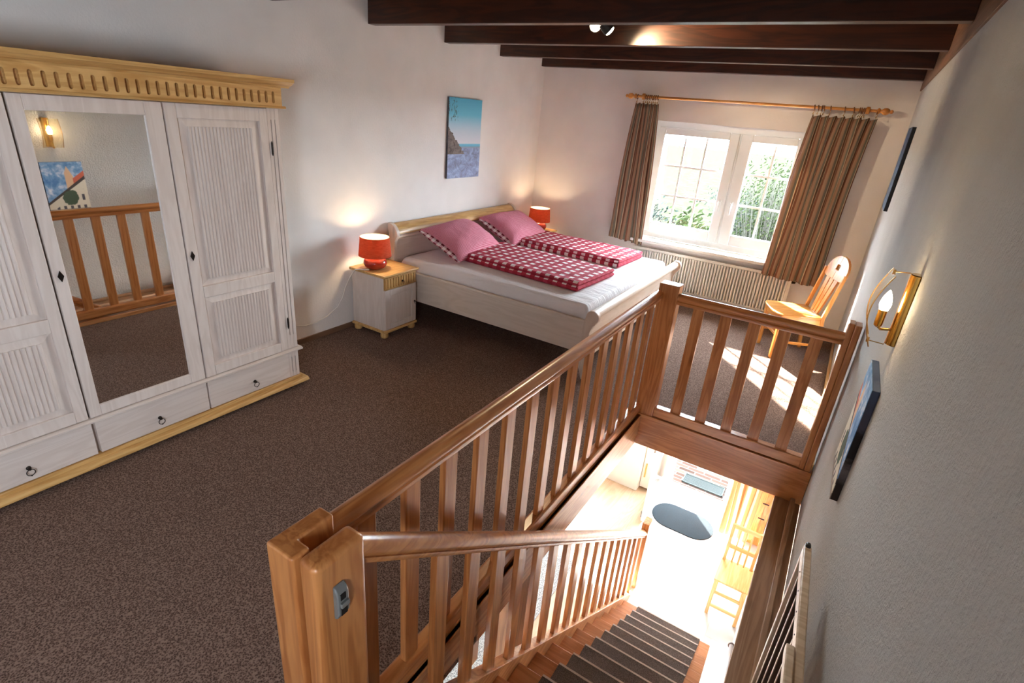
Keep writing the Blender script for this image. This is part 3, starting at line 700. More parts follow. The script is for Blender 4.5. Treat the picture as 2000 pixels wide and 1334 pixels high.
# ------------------------------------------------------------------ balustrades
def rail_profile(cx, zb, w=0.062, h=0.072):
    k = w/2; pts = [(-k*0.62, 0), (k*0.62, 0), (k*0.70, 0.006), (k*0.70, 0.018), (k*0.52, 0.024), (k*0.60, 0.030)]
    pts += [(k*math.cos(math.radians(a)), 0.047+(h-0.047)*math.sin(math.radians(a))) for a in (-30, -10, 10, 30, 50, 70, 90)]
    full = pts+[(-p, q) for p, q in pts[::-1][1:]]
    full = [q for i, q in enumerate(full) if q not in full[:i]]
    return [(cx+p, zb+q) for p, q in full]
# landing balustrade along the stair opening
rl = thing('landing_railing', 'long honey pine railing along the open stairwell in front of the bed', 'railing', (2.735, 2.05, 0))
rx, ry = 2.735, 2.05
m = MB(); m.prism(rail_profile(0, 0.893), 'y', 0.66-ry, 3.405-ry); m.build('handrail', honey('y'), rl, smooth=True)
m = MB(); m.box(-0.03, 0.03, 0.69-ry, 3.40-ry, 0.05, 0.122); m.build('bottom_rail', honey('y'), rl, bevel=0.012, seg=3)
bal = None
for k in range(14):
    y = 0.815+0.1895*k
    if bal is None:
        m = MB(); m.box(-0.013, 0.013, -0.033, 0.033, 0.10, 0.90); bal = m.build('baluster', honey('z'), rl, (0, y-ry, 0), bevel=0.003)
    else:
        c = bal.copy(); COL.objects.link(c); c.parent = rl; c.location = (0, y-ry, 0)
m = MB(); m.box(2.728-rx, 2.862-rx, 3.40-ry, 3.50-ry, -0.20, 1.015); m.build('newel_post', honey('z'), rl, bevel=0.008, seg=3)
m = MB(); m.prism([(2.715-rx, 0.535-ry), (2.809-rx, 0.535-ry), (2.809-rx, 0.585-ry), (2.766-rx, 0.585-ry), (2.766-rx, 0.69-ry), (2.715-rx, 0.69-ry)], 'z', 0.0, 1.0); m.box(2.767-rx, 2.808-rx, 0.586-ry, 0.688-ry, 0, 0.94)
m.build('newel_post', honey('z'), rl, bevel=0.007, seg=3)
# end balustrade at the window side of the stairwell
re_ = thing('end_railing', 'short honey pine railing with five balusters between the corner post and right wall', 'railing', (3.34, 3.43, 0))
m = MB()
pr = [(q[0], q[1]) for q in rail_profile(0, 0.893)]
m.prism(pr, 'x', 2.862-3.34, 3.822-3.34); m.build('handrail', honey('x'), re_, smooth=True)
m = MB(); m.box(2.862-3.34, 3.822-3.34, -0.03, 0.03, 0.05, 0.122); m.build('bottom_rail', honey('x'), re_, bevel=0.006)
for k in range(5):
    m = MB(); x = 3.005+0.1715*k-3.34; m.box(x-0.034, x+0.034, -0.013, 0.013, 0.10, 0.90); m.build('baluster', honey('z'), re_, bevel=0.003)
m = MB(); m.box(3.818-3.34, 3.850-3.34, -0.03, 0.06, 0.045, 1.03); m.box(3.850-3.34, 3.885-3.34, -0.035, 0.06, 0.045, 1.026); m.build('newel_post', honey('z'), re_, bevel=0.005)

# staircase
NY = lambda i: 3.825-0.215*i
NZ = lambda i: -2.149+0.158*i
st = thing('staircase', 'open wooden staircase with grey carpeted treads leading down to the bright lower floor', 'staircase', (3.26, 3.9, ZL))
sy, sz, sx = 3.9, ZL, 3.26
for i in range(14):
    if NZ(i) > -0.03: break
    m = MB(); m.box(2.866-sx, 3.664-sx, NY(i)-0.245-sy, NY(i)-sy, NZ(i)-0.04-sz, NZ(i)-0.008-sz); t_ = m.build('tread', tread_wood('x'), st, bevel=0.004)
    m = MB(); m.box(3.0-sx, 3.575-sx, NY(i)-0.214-sy, NY(i)+0.004-sy, NZ(i)-0.008-sz, NZ(i)+0.001-sz); m.box(3.0-sx, 3.575-sx, NY(i)-sy, NY(i)+0.008-sy, NZ(i)-0.05-sz, NZ(i)-0.004-sz)
    m.cur = 1; m.box(3.0-sx, 3.575-sx, NY(i)-0.002-sy, NY(i)+0.009-sy, NZ(i)-0.006-sz, NZ(i)+0.0025-sz)
    m.build('tread_mat', [STAIRMAT, plain('mat_edging', (190, 172, 158), 0.8)], t_)
def slope_board(x0, x1, zt, zb, y0, y1, mat, name, bev=0.003, mb=None):
    m = mb or MB(); k = 0.735
    za = NZ(0)+k*(3.825-y0); zc = NZ(0)+k*(3.825-y1)
    m.prism([(x0-sx, za+zb-sz), (x1-sx, za+zb-sz), (x1-sx, za+zt-sz), (x0-sx, za+zt-sz)], 'y', y0-sy, y1-sy, shear=(0, zc-za))
    return m.build(name, mat, st, bevel=bev)
slope_board(2.805, 2.866, 0.035, -0.24, 0.80, 4.17, LP, 'stringer')
slope_board(3.664, 3.828, 0.02, -0.27, 0.90, 4.00, WPAINT, 'stringer')
sr = thing('stair_railing', 'sloping honey pine stair railing descending to the lower floor', 'railing', (2.84, 2.5, -1.0))
ox, oy, oz = 2.84, 2.5, -1.0
HZ = lambda y: 0.905-0.735*(y-0.69)
m = MB(); m.prism(rail_profile(0, HZ(0.683)-0.01-oz, 0.066, 0.085), 'y', 0.683-oy, 4.20-oy, shear=(0, HZ(4.20)-HZ(0.683))); m.build('handrail', honey('y'), sr, smooth=True)
for k in range(17):
    y = 1.03+0.1895*k; zt = HZ(y)+0.005; zb = NZ(0)+0.735*(3.825-y)+0.03
    m = MB(); m.box(-0.013, 0.013, y-0.033-oy, y+0.033-oy, zb-0.02-oz, zt+0.0-oz); m.build('baluster', honey('z'), sr, bevel=0.003)
m = MB(); m.box(2.812-ox, 2.876-ox, 0.545-oy, 0.692-oy, 0-oz, 1.0-oz); m.build('newel_post', honey('z'), sr, bevel=0.016, seg=4)
m = MB(); m.box(2.808-ox, 2.876-ox, 4.16-oy, 4.28-oy, ZL-oz, -1.50-oz); m.build('newel_post', honey('z'), sr, bevel=0.005)
wr_ = thing('wall_handrail', 'dark wooden handrail end on the right wall beside the lowest stairs', 'handrail', (3.80, 3.5, -1.7))
m = MB(); m.tube([(0, -2.3, 1.69), (0, 0, 0)], 0.016, 12); m.build('rail', beamw('y'), wr_, smooth=True)
m = MB(); m.sphere((0, 0.0, 0.0), 0.026, 14); m.build('end_knob', beamw('y'), wr_, smooth=True)
m = MB()
for t in (0.12, 0.5, 0.85): m.tube([(0, -2.3*t, 1.69*t), (0.03, -2.3*t, 1.69*t)], 0.006, 8)
m.build('bracket', IRON, wr_)

# gate catch on the stair newel
gl = thing('gate_catch', 'grey plastic safety gate catch screwed to the front stair post', 'gate catch', (2.8755, 0.602, 0.865))
m = MB(); m.prism([(0, -0.052), (0.011, -0.045), (0.018, -0.03), (0.018, 0.03), (0.011, 0.045), (0, 0.052)], 'y', -0.017, 0.017); m.build('housing', GREYPL, gl, bevel=0.004)
m = MB(); m.box(0.0165, 0.0195, -0.009, 0.009, -0.034, -0.012); m.box(0.0165, 0.0195, -0.009, 0.006, 0.014, 0.032); m.build('slot', BLACK, gl)
m = MB(); m.box(0.018, 0.026, -0.012, 0.012, -0.006, 0.008); m.build('latch', GREYPL, gl, bevel=0.002)

# safety gate swung against the right wall
g0 = Vector((3.836, 1.66, 0)); g1 = Vector((3.873, 0.78, 0)); d = g1-g0; L = d.length
gt = thing('safety_gate', 'wooden slatted safety gate folded back against the rough right wall', 'gate', tuple(g0), math.atan2(d.y, d.x))
zt = 0.765
m = MB(); m.box(0.0, L, -0.024, 0.0, zt-0.045, zt); m.build('top_rail', GATEW, gt, bevel=0.004)
m = MB(); m.box(0.0, L, -0.024, 0.0, 0.06, 0.10); m.build('bottom_rail', GATEW, gt, bevel=0.004)
m = MB(); m.box(-0.001, 0.026, -0.024, 0.0, 0.05, zt-0.045); m.build('stile', GATEZ, gt, bevel=0.003)
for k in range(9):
    x = 0.11+0.085*k; m = MB(); m.box(x-0.006, x+0.006, -0.003, -0.001, 0.10, zt-0.045); m.box(x-0.006, x+0.006, -0.0245, -0.0225, 0.10, zt-0.045); m.cur = 1; m.box(x-0.0058, x+0.0058, -0.0225, -0.003, 0.10, zt-0.045); m.build('slat', [GATEZ, plain('shaded_slat_sides', (70, 44, 28), 0.6)], gt)  # shade on the slat side faces is painted in as dark brown
m = MB()
for k in range(9): m.tube([(0.11+0.085*k, -0.0255, zt-0.022), (0.11+0.085*k, -0.02, zt-0.022)], 0.0022, 8)
m.build('dowel_pins', IRON, gt)
m = MB(); m.prism(arc(0.44, zt-0.012, 0.018, 90, 270, 8)+[(0.9*L, zt-0.030), (0.9*L, zt+0.006)], 'y', -0.045, -0.025); m.build('sliding_board', GATEW, gt, bevel=0.003)
m = MB(); m.box(-0.010, 0.012, -0.020, -0.004, zt-0.01, zt+0.008); m.build('end_cap', CAPPL, gt, bevel=0.005)

# ------------------------------------------------------------------ pine chair by the window
ch = thing('pine_chair', 'pine chair with rounded back and square cut-out, standing in the corner below the right curtain', 'chair', (3.455, 5.595, 0), math.radians(-64))
CP = chair_pine
ch.scale = (1.2, 1.08, 1.0)
m = MB(); pol = arc(-0.12, -0.13, 0.075, 180, 250, 5)+arc(0.12, -0.13, 0.075, 290, 360, 5)+[(0.165, 0.19), (-0.165, 0.19)]
pol = [(-0.195, -0.13), (-0.185, -0.165), (-0.15, -0.19), (-0.08, -0.205), (0, -0.21), (0.08, -0.205), (0.15, -0.19), (0.185, -0.165), (0.195, -0.13), (0.165, 0.19), (-0.165, 0.19)]
m.prism(pol, 'z', 0.43, 0.452); m.build('seat', CP('y'), ch, bevel=0.006)
for sg in (-1, 1):
    m = MB(); m.frustum((sg*0.155-0.014, sg*0.155+0.014, -0.165, -0.135), 0, (sg*0.158-0.02, sg*0.158+0.02, -0.17, -0.13), 0.43); m.build('leg', CP('z'), ch, bevel=0.003)
    m = MB()
    m.prism([(0.215, 0.0), (0.245, 0.0), (0.196, 0.44), (0.265, 0.86), (0.238, 0.86), (0.165, 0.44)], 'x', sg*0.160-0.011, sg*0.160+0.011)
    m.build('leg', CP('z'), ch, bevel=0.003)
    m = MB(); m.box(sg*0.157-0.009, sg*0.157+0.009, -0.14, 0.19, 0.365, 0.43); m.build('apron', CP('y'), ch, bevel=0.002)
    m = MB(); m.box(sg*0.157-0.008, sg*0.157+0.008, -0.14, 0.20, 0.16, 0.185); m.build('stretcher', CP('y'), ch, bevel=0.002)
m = MB(); m.box(-0.15, 0.15, -0.165, -0.147, 0.36, 0.43); m.build('apron', CP('x'), ch, bevel=0.002)
m = MB(); m.box(-0.15, 0.15, -0.158, -0.142, 0.22, 0.245); m.build('stretcher', CP('x'), ch, bevel=0.002)
# back: head panel with hole + tapering splats, leaning back
def lean(vs): return [(x, y+(z-0.45)*0.20, z) for x, y, z in vs]
m = MB(); hd = 0.025
for sg in (-1, 1):
    outer = [(0, 1.0)]+[(0.16*math.sin(math.radians(a)), 0.855+0.145*math.cos(math.radians(a))) for a in (15, 30, 45, 60, 75, 90)]+[(0.155, 0.80), (0.115, 0.785), (0, 0.785)]
    hole = [(0, 0.87), (hd, 0.87), (hd, 0.918), (0, 0.918)]
    pl = [(sg*p, q) for p, q in outer+hole]
    m.prism(pl, 'y', 0.170, 0.192)
m.v = lean(m.v); m.build('head_panel', CP('z'), ch, bevel=0.003)
for (a, b) in ((-1, -0.40), (-0.30, 0.30), (0.40, 1)):
    wt, wb = 0.095, 0.060
    m = MB(); m.prism([(a*wb, 0.45), (b*wb, 0.45), (b*wt, 0.80), (a*wt, 0.80)], 'y', 0.172, 0.190); m.v = lean(m.v); m.build('splat', CP('z'), ch, bevel=0.002)

# ------------------------------------------------------------------ wall light (right wall)
sc = thing('wall_light', 'brass wall light with candle bulb and curved clear glass on the right wall', 'wall light', (WX, 2.16, 1.45))
m = MB(); m.prism([(0, -0.030)]+[(-0.026*math.sin(math.radians(a))-0.004, -0.030*math.cos(math.radians(a))) for a in range(0, 181, 20)]+[(0, 0.030)], 'z', -0.125, 0.125); m.build('back_plate', BRASS, sc, bevel=0.003)
m = MB(); m.tube([(-0.03, 0, -0.075), (-0.055, 0, -0.08), (-0.066, 0, -0.07)], 0.005, 10); m.lathe([(0.0, -0.078), (0.012, -0.07), (0.0135, -0.06), (0.0135, -0.012), (0.011, -0.012)], (-0.066, 0, 0), 18); m.build('candle_holder', BRASS, sc, smooth=True)
m = MB(); m.lathe([(0.0125, -0.015), (0.017, 0.002), (0.0175, 0.012), (0.013, 0.034), (0.006, 0.05), (0.0015, 0.058), (0, 0.059)], (-0.066, 0, 0), 18); m.build('bulb', BULB, sc, smooth=True)
pts = [(-0.030, 0, 0.105), (-0.075, 0, 0.112)]
m = MB(); m.tube([(-0.028, 0.0, 0.118), (-0.03, 0, 0.126), (-0.072, 0, 0.122)], 0.0018, 6); m.tube([(-0.028, 0, -0.12), (-0.03, 0, -0.13), (-0.078, 0, -0.128)], 0.0018, 6)
m.box(-0.079, -0.071, -0.006, 0.006, 0.112, 0.128); m.box(-0.083, -0.075, -0.006, 0.006, -0.134, -0.118); m.build('wire_bracket', GOLDW, sc)
AB = [(-0.075-0.034*math.sin(PI*t)-0.003*t, 0.12-0.248*t) for t in [i/14 for i in range(15)]]
m = MB(); m.prism([(x, z) for x, z in AB]+[(x+0.003, z) for x, z in AB[::-1]], 'y', -0.075, 0.075)
def glass_shade():
    t = NT('amber_glass'); out = t.t.nodes['Material Output']; tr = t.n('ShaderNodeBsdfTransparent'); tr.inputs[0].default_value = (0.97, 0.93, 0.84, 1)
    mx = t.n('ShaderNodeMixShader'); mx.inputs[0].default_value = 0.14; t.base(lin((236, 206, 150))); t.rough(0.15); t.l(tr.outputs[0], mx.inputs[1]); t.l(t.b.outputs[0], mx.inputs[2]); t.l(mx.outputs[0], out.inputs[0]); return t.m
m.build('glass_shade', glass_shade(), sc)
for yy in (-0.077, 0.077):
    m = MB(); m.tube([(x+0.0015, yy, z) for x, z in AB], 0.0022, 6); m.build('glass_rim', GOLDW, sc, smooth=True)
l = bpy.data.objects.new('wall_bulb_light', bpy.data.lights.new('wall_bulb_light', 'POINT')); COL.objects.link(l); l.parent = sc; l.location = (-0.066, 0, 0.018)
l.data.energy = 9; l.data.color = (1.0, 0.74, 0.42); l.data.shadow_soft_size = 0.017

# ------------------------------------------------------------------ ceiling spot light
sp = thing('ceiling_spotlight', 'black double-headed ceiling spotlight with glowing bulbs between the dark beams', 'spotlight', (1.74, 4.12, ZC))
m = MB(); m.lathe([(0.0, 0), (0.06, 0), (0.06, -0.02), (0.0, -0.025)], (0, 0, 0), 24); m.tube([(0, 0, -0.02), (0, 0, -0.11)], 0.007, 10); m.tube([(-0.06, 0, -0.11), (0.07, 0, -0.11)], 0.006, 10); m.build('mount', BLACK, sp)
def head(p, dr, name_bulb='bulb'):
    d = Vector(dr).normalized(); a = Vector(p); mtx = d.to_track_quat('Z', 'Y').to_matrix().to_4x4(); mtx.translation = a
    m = MB(); m.lathe([(0.022, -0.085), (0.040, -0.07), (0.043, 0.0), (0.040, 0.0), (0.036, -0.05), (0.0, -0.055)], (0, 0, 0), 28); m.v = [tuple(mtx @ Vector(v)) for v in m.v]; h = m.build('spot_head', BLACK, sp, smooth=True)
    m = MB(); m.lathe([(0.030, -0.03), (0.037, -0.004), (0.034, 0.008), (0.022, 0.016), (0.0, 0.019)], (0, 0, 0), 24); m.v = [tuple(mtx @ Vector(v)) for v in m.v]; m.build('bulb', BULB, h, smooth=True)
head((-0.035, -0.02, -0.150), (0.25, -0.85, -0.40)); head((0.075, 0.0, -0.175), (0.75, 0.55, -0.75))
def spot(p, dr, e, ang=1.9):
    l = bpy.data.objects.new('spot_beam', bpy.data.lights.new('spot_beam', 'SPOT')); COL.objects.link(l); l.parent = sp; l.location = p
    l.rotation_euler = Vector(dr).to_track_quat('-Z', 'Y').to_euler(); l.data.energy = e; l.data.spot_size = ang; l.data.spot_blend = 0.6; l.data.color = (1, 0.76, 0.46); l.data.shadow_soft_size = 0.03
spot((-0.05, -0.05, -0.165), (0.25, -0.85, -0.40), 18); spot((0.095, 0.02, -0.20), (0.75, 0.55, -0.35), 18)

# ------------------------------------------------------------------ canvas pictures
def pic_sea():
    t = NT('picture_coast'); tc = t.n('ShaderNodeTexCoord'); sp_ = t.n('ShaderNodeSeparateXYZ'); t.l(tc.outputs['Object'], sp_.inputs[0])
    nz = t.noise(t.coords((1, 9, 14)), 1.3, 5, 0.7, 0.8); z = t.math('DIVIDE', sp_.outputs[2], 0.78); y = sp_.outputs[1]
    sky = t.ramp(z, [(0.36, lin((150, 160, 176))), (0.405, lin((140, 150, 170))), (0.41, lin((96, 178, 205))), (0.44, lin((120, 190, 214))), (0.445, lin((222, 220, 228))), (0.60, lin((196, 210, 224))), (0.8, lin((110, 192, 220))), (1.0, lin((84, 172, 206)))])
    rocks = t.ramp(nz, [(0.3, lin((104, 98, 104))), (0.5, lin((138, 150, 186))), (0.7, lin((176, 190, 220)))])
    lower = t.math('LESS_THAN', t.math('ADD', z, t.math('MULTIPLY', nz, 0.06)), 0.42)
    c = t.mix(lower, sky, rocks)
    cliff = t.math('LESS_THAN', t.math('ADD', z, t.math('ADD', t.math('MULTIPLY', y, 1.15), t.math('MULTIPLY', nz, 0.16))), 0.40)
    cl2 = t.math('MULTIPLY', cliff, t.math('GREATER_THAN', z, 0.31))
    c = t.mix(cl2, c, t.ramp(nz, [(0.35, lin((74, 62, 58))), (0.65, lin((140, 126, 118)))]))
    nb = t.noise(t.coords((1, 22, 9)), 1.0, 4, 0.7, 2.0)
    tree = t.math('MULTIPLY', t.math('GREATER_THAN', nb, 0.56), t.math('MULTIPLY', t.math('LESS_THAN', y, -0.13), t.math('GREATER_THAN', z, 0.72)))
    c = t.mix(tree, c, lin((62, 70, 74))); t.base(c); t.rough(0.7); return t.m
def pic_town():
    t = NT('picture_town'); tc = t.n('ShaderNodeTexCoord'); sp_ = t.n('ShaderNodeSeparateXYZ'); t.l(tc.outputs['Object'], sp_.inputs[0])
    z = t.math('DIVIDE', sp_.outputs[2], 0.46); y = t.math('ADD', t.math('DIVIDE', sp_.outputs[1], 0.33), 0.5)
    nz = t.noise(t.coords((1, 8, 8)), 1.2, 5, 0.65, 0.4)
    c = t.ramp(nz, [(0.40, lin((84, 134, 190))), (0.52, lin((130, 170, 212))), (0.66, lin((232, 236, 242)))])
    def both(a, b): return t.math('MULTIPLY', a, b)
    tower = both(both(t.math('GREATER_THAN', y, 0.52), t.math('LESS_THAN', y, 0.72)), t.math('LESS_THAN', t.math('ADD', z, t.math('MULTIPLY', t.math('ABSOLUTE', t.math('SUBTRACT', y, 0.60)), 1.8)), 0.92))
    c = t.mix(tower, c, lin((226, 186, 150)))
    roofk = both(t.math('GREATER_THAN', y, 0.70), t.math('LESS_THAN', z, t.math('ADD', 0.32, t.math('MULTIPLY', y, 0.50)))); c = t.mix(roofk, c, lin((206, 104, 78)))
    dark = t.math('LESS_THAN', z, t.math('ADD', 0.20, t.math('MULTIPLY', y, 0.52))); c = t.mix(dark, c, lin((70, 58, 56)))
    house = t.math('LESS_THAN', z, t.math('ADD', 0.15, t.math('MULTIPLY', y, 0.50))); c = t.mix(house, c, lin((226, 218, 200)))
    wins = both(both(house, t.math('LESS_THAN', t.math('FRACT', t.math('MULTIPLY', y, 6.0)), 0.42)), both(t.math('LESS_THAN', t.math('FRACT', t.math('MULTIPLY', z, 4.5)), 0.55), t.math('LESS_THAN', z, t.math('MULTIPLY', y, 0.5))))
    c = t.mix(wins, c, lin((84, 82, 92)))
    tree = t.math('LESS_THAN', t.math('ADD', t.math('ADD', t.math('POWER', t.math('MULTIPLY', t.math('SUBTRACT', y, 0.56), 3.6), 2.0), t.math('POWER', t.math('MULTIPLY', t.math('SUBTRACT', z, 0.28), 4.2), 2.0)), t.math('MULTIPLY', nz, 1.2)), 1.0)
    c = t.mix(tree, c, lin((74, 92, 72))); road = t.math('LESS_THAN', z, 0.06); c = t.mix(road, c, lin((150, 136, 124)))
    t.base(c); t.rough(0.7); return t.m
def pic_dark():
    t = NT('picture_night'); nz = t.noise(t.coords((1, 5, 9)), 1.2, 4, 0.6); t.base(t.ramp(nz, [(0.35, lin((22, 30, 46))), (0.6, lin((50, 72, 104))), (0.8, lin((120, 140, 160)))])); t.rough(0.7); return t.m
def canvas(label, loc, w, h, mat, edge, side):
    r = thing('canvas_picture', label, 'picture', loc, 0, 'canvas pictures on the walls')
    s = side
    m = MB(); m.box(0 if s > 0 else -0.024, 0.024 if s > 0 else 0, -w/2, w/2, 0, h); m.build('stretched_edge', edge, r, bevel=0.002)
    m = MB(); m.box(0.024*s if s > 0 else -0.026, 0.026 if s > 0 else -0.024, -w/2, w/2, 0, h); m.build('printed_face', mat, r)
canvas('unframed canvas of blue sky and rocky shore above the bed', (0.0, 4.815, 1.275), 0.56, 0.782, pic_sea(), plain('canvas_edge_blue', (96, 96, 104), 0.8, 0, 0.2), 1)
canvas('dark navy canvas picture high on the right wall near the window', (WX, 5.43, 1.485), 0.46, 0.62, pic_dark(), plain('canvas_edge_navy', (22, 26, 36), 0.8, 0, 0.15), -1)
def edge_mat():
    t = NT('canvas_edge_town'); tc = t.n('ShaderNodeTexCoord'); sp_ = t.n('ShaderNodeSeparateXYZ'); t.l(tc.outputs['Object'], sp_.inputs[0])
    nz = t.noise(t.coords((10, 10, 14)), 1.0, 4, 0.7); a = t.math('ADD', t.math('DIVIDE', sp_.outputs[2], 0.46), t.math('MULTIPLY', t.math('SUBTRACT', nz, 0.5), 0.3))
    t.base(t.ramp(a, [(0.0, lin((60, 46, 40))), (0.16, lin((46, 38, 36))), (0.3, lin((120, 110, 112))), (0.38, lin((38, 34, 36))), (0.62, lin((34, 32, 38))), (0.7, lin((84, 82, 98))), (1.0, lin((74, 88, 118)))])); t.rough(0.8); return t.m
canvas('canvas picture of an old town street, low on the right wall above the stairs', (WX, 2.20, 0.73), 0.33, 0.46, pic_town(), edge_mat(), -1)

# ------------------------------------------------------------------ lower floor things
dm = thing('doormat', 'blue-grey oval doormat on the white floor of the lower storey', 'doormat', (2.99, 5.46, ZL))
m = MB(); m.prism(arc(-0.14, 0.0, 0.225, 90, 270, 16)+arc(0.14, 0.0, 0.225, -90, 90, 16), 'z', 0.0, 0.010); o = m.build('mat', MATPILE, dm, bevel=0.003); o.rotation_euler[2] = 0.0
for v in o.data.vertices: v.co.x *= 0.98
m = MB(); m.box(1.20, 2.24, 1.2, 4.1, ZL, ZL+0.012); rg = m.build('rug', RUG); tag(rg, 'speckled grey rug under the stairs seen between the balusters', 'rug')

dr_ = tag(thing('door_1', None, None, (2.60, 6.05, ZL)), kind='structure')
m = MB(); m.box(-0.02, 0.02, -0.91, -0.80, 0.012, 2.0); m.box(-0.02, 0.02, -0.11, 0.0, 0.012, 2.0); m.box(-0.02, 0.02, -0.80, -0.11, 0.012, 0.20); m.box(-0.02, 0.02, -0.80, -0.11, 1.89, 2.0); m.box(-0.02, 0.02, -0.80, -0.11, 0.80, 0.90)
m.build('door_frame', WHITE, dr_, bevel=0.005)
m = MB(); m.box(-0.003, 0.003, -0.80, -0.11, 0.20, 0.80); m.box(-0.003, 0.003, -0.80, -0.11, 0.90, 1.89); m.build('pane', GLASS, dr_)
m = MB(); m.tube([(-0.02, -0.86, 1.0), (-0.06, -0.86, 1.0), (-0.06, -0.76, 1.0)], 0.008, 8); m.box(-0.024, -0.019, -0.875, -0.845, 0.9, 1.08); m.build('door_handle', IRON, dr_)
m = MB()
for z in (0.10, 1.0, 1.8): m.tube([(-0.024, -0.906, z-0.04), (-0.024, -0.906, z+0.04)], 0.009, 8)
m.build('lock_bolts', GREYPL, dr_)

cb = thing('cupboard', 'plain white cupboard with wooden bar handle on the pale laminate downstairs', 'cupboard', (2.14, 5.85, ZL))
m = MB(); m.box(-0.21, 0.36, -0.10, 0.20, 0.02, 1.75); m.build('carcass', WPAINT, cb, bevel=0.004)
m = MB(); m.box(-0.21, 0.205, -0.205, -0.10, 0.004, 1.75); m.build('door', WPAINT, cb, bevel=0.004)
m = MB(); m.box(0.215, 0.36, -0.125, -0.102, 0.04, 1.75); d2 = m.build('door', WPAINT, cb, bevel=0.004)
m = MB(); m.box(0.245, 0.262, -0.145, -0.125, 0.20, 0.40); m.build('handle', chair_pine('z'), d2, bevel=0.004)

curtain('curtain', 'sunlit orange and cream striped curtain beside the lower doorway', (3.36, 3.66), (3.375, 3.675), -0.30, ZL+0.06, 5.50, 4, 0.03, CURT2, [], 21)
for o in list(COL.objects):
    if o.get('label', '').startswith('sunlit orange'): lowc = o
m = MB(); m.tube([(3.30, 5.50, -0.29), (3.80, 5.50, -0.29)], 0.012, 12); o = m.build('pole', chair_pine('x'), lowc, smooth=True)
pc = thing('pine_cupboard', 'tall orange pine cupboard with two black hinges behind the lower curtain', 'cupboard', (3.74, 5.73, ZL))
m = MB(); m.box(-0.12, 0.085, -0.15, 0.2, 0.0, 1.9); m.build('carcass', CP('z'), pc, bevel=0.004)
m = MB(); m.box(-0.115, 0.02, -0.172, -0.151, 0.05, 1.88); d2 = m.build('door', CP('z'), pc, bevel=0.003)
m = MB()
for z in (0.38, 0.58): m.box(-0.01, 0.055, -0.178, -0.171, z, z+0.012)
m.build('hinge', IRON, d2)

CP = lambda ax: wood('pale_chair_pine', (232, 196, 136), (214, 168, 100), ax, 0.35, 0.2, 1.0, 0.1)
lc = thing('dining_chair', 'pale spindle-back pine chair standing in the sun by the lower curtain', 'chair', (3.675, 4.47, ZL))
for sg in (-1, 1):
    m = MB(); m.box(sg*0.13-0.015, sg*0.13+0.015, -0.17, -0.14, 0.0, 0.43); m.build('leg', CP('z'), lc, bevel=0.003)
    m = MB(); m.prism([(0.13, 0.0), (0.16, 0.0), (0.155, 0.45), (0.185, 0.86), (0.160, 0.86), (0.125, 0.45)], 'x', sg*0.125-0.014, sg*0.125+0.014); m.build('leg', CP('z'), lc, bevel=0.003)
for z in (0.10, 0.27):
    m = MB(); m.box(-0.115, 0.115, -0.163, -0.147, z, z+0.028); m.build('stretcher', CP('x'), lc, bevel=0.002)
m = MB(); m.box(-0.15, 0.15, -0.18, 0.16, 0.43, 0.45); m.build('seat', CP('y'), lc, bevel=0.004)
for z, yy in ((0.82, 0.158), (0.60, 0.138)):
    m = MB(); m.box(-0.112, 0.112, yy, yy+0.022, z, z+0.04); m.build('back_rail', CP('x'), lc, bevel=0.003)
for k in (-1, 0, 1):
    m = MB(); m.tube([(k*0.055, 0.135, 0.45), (k*0.055, 0.165, 0.82)], 0.008, 8); m.build('spindle', CP('z'), lc, smooth=True)

GALV = plain('galvanised', (42, 47, 47), 0.9, 0.0); GALV.node_tree.nodes['Principled BSDF'].inputs['Specular IOR Level'].default_value = 0
gr = thing('boot_grate', 'ribbed grey metal door grate set in the paving outside the lower door', 'grate', (3.02, 6.37, ZL-0.03))
m = MB(); 
for a in (-0.26, 0.25): m.box(a, a+0.01, -0.105, 0.105, 0, 0.018)
for a in (-0.105, 0.095): m.box(-0.26, 0.26, a, a+0.01, 0, 0.018)
m.build('grate_frame', GALV, gr)
m = MB()
for k in range(34): m.box(-0.248+k*0.0148, -0.248+k*0.0148+0.005, -0.095, 0.095, 0.0, 0.015)
m.build('grate_bars', GALV, gr)
m = MB(); m.box(-0.25, 0.25, -0.095, 0.095, 0.0, 0.003); m.build('grate_pit', plain('pit', (12, 14, 14), 0.9), gr)

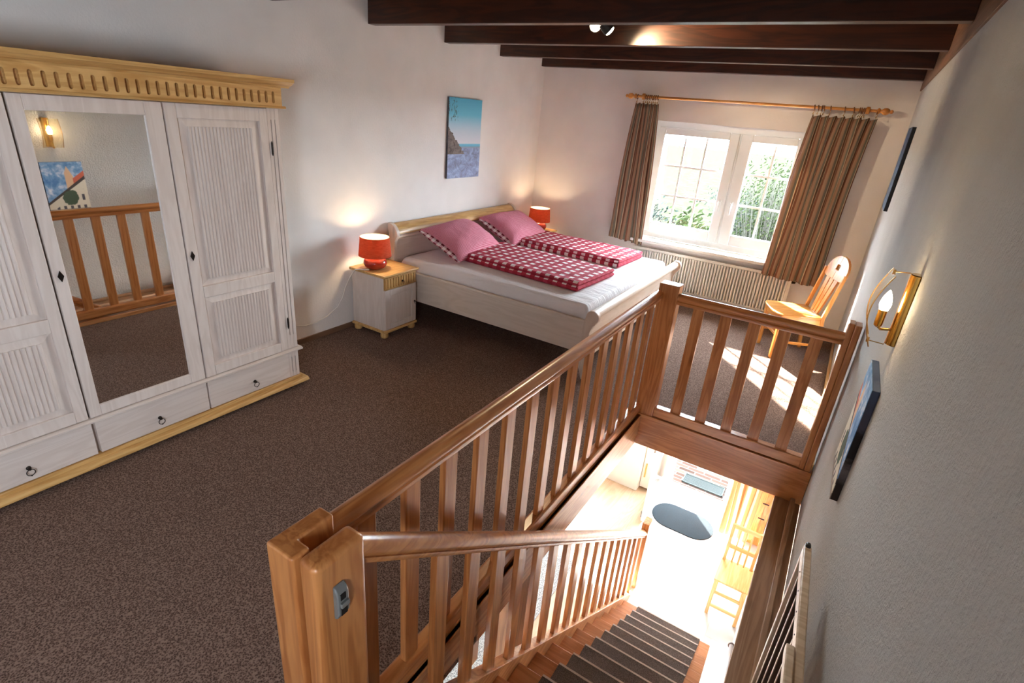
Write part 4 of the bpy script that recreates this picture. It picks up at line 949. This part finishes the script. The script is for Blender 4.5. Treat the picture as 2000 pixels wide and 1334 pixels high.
# ------------------------------------------------------------------ garden outside the window
def leafm(name, a, b):
    t = NT(name); n = t.noise(t.coords(), 4, 3); c = t.ramp(n, [(0.3, lin(a)), (0.7, lin(b))]); t.base(c); t.rough(0.8); t.b.inputs['Specular IOR Level'].default_value = 0; return t.m
LEAF = leafm('leaf_green', (16, 24, 12), (36, 42, 24)); LEAF2 = leafm('leaf_blue_green', (18, 26, 25), (36, 41, 39)); TWIG = plain('twig', (40, 38, 30), 1.0)
def shrub(label, loc, r, h, leaves, stems, mat, seed, lsz=0.05, fan=0.6, dens=0.5):
    rnd = random.Random(seed); root = thing('shrub', label, 'shrub', loc, 0, 'shrubs outside the window')
    m = MB(); tips = []
    for k in range(stems):
        a = rnd.uniform(0, 2*PI); sp_ = rnd.uniform(0.1, 1.0)*r; hh = h*rnd.uniform(0.7, 1.0)
        ex, ey = sp_*math.cos(a), sp_*math.sin(a); pts = []
        for j in range(7):
            t = j/6; pts.append((ex*t**1.3*fan/0.6+rnd.uniform(-.02, .02), ey*t**1.3+rnd.uniform(-.02, .02), hh*t)); tips.append(pts[-1])
        m.tube(pts, [0.012*(1-0.7*j/6) for j in range(7)], 4)
    m.build('stems', TWIG, root)
    m = MB()
    for k in range(leaves):
        p = rnd.choice(tips); t_ = p[2]/h
        if rnd.random() > dens+t_: continue
        c = Vector(p)+Vector((rnd.gauss(0, r*0.14), rnd.gauss(0, r*0.14), rnd.gauss(0, h*0.06)))
        n = Vector((rnd.uniform(-1, 1), rnd.uniform(-1, 1), rnd.uniform(0, 1))).normalized(); u = n.orthogonal().normalized(); v = n.cross(u); s = lsz*rnd.uniform(0.6, 1.3)
        m.add([c-u*s, c-v*s*0.4, c+u*s, c+v*s*0.4], [(0, 1, 2, 3)])
    m.build('foliage', mat, root)
shrub('twiggy upright shrub filling the lower half of the right window sash', (2.45, 11.6, ZL-0.12), 0.95, 3.85, 14000, 200, LEAF, 3, 0.035, 0.6, 0.3)
shrub('dense leafy green bush at the foot of the left window sash', (1.15, 10.6, ZL-0.12), 0.55, 2.75, 7000, 50, LEAF, 5, 0.06, 0.6, 0.6)
shrub('blue-green bush at the far left corner of the window view', (-0.05, 11.9, ZL-0.12), 0.6, 2.6, 4500, 40, LEAF2, 9, 0.05, 0.6, 0.6)
shrub('low bare shrub out on the lawn beyond the left window sash', (0.2, 24.0, ZL-0.12), 1.8, 2.2, 3500, 60, LEAF2, 15, 0.06, 0.6, 0.3)
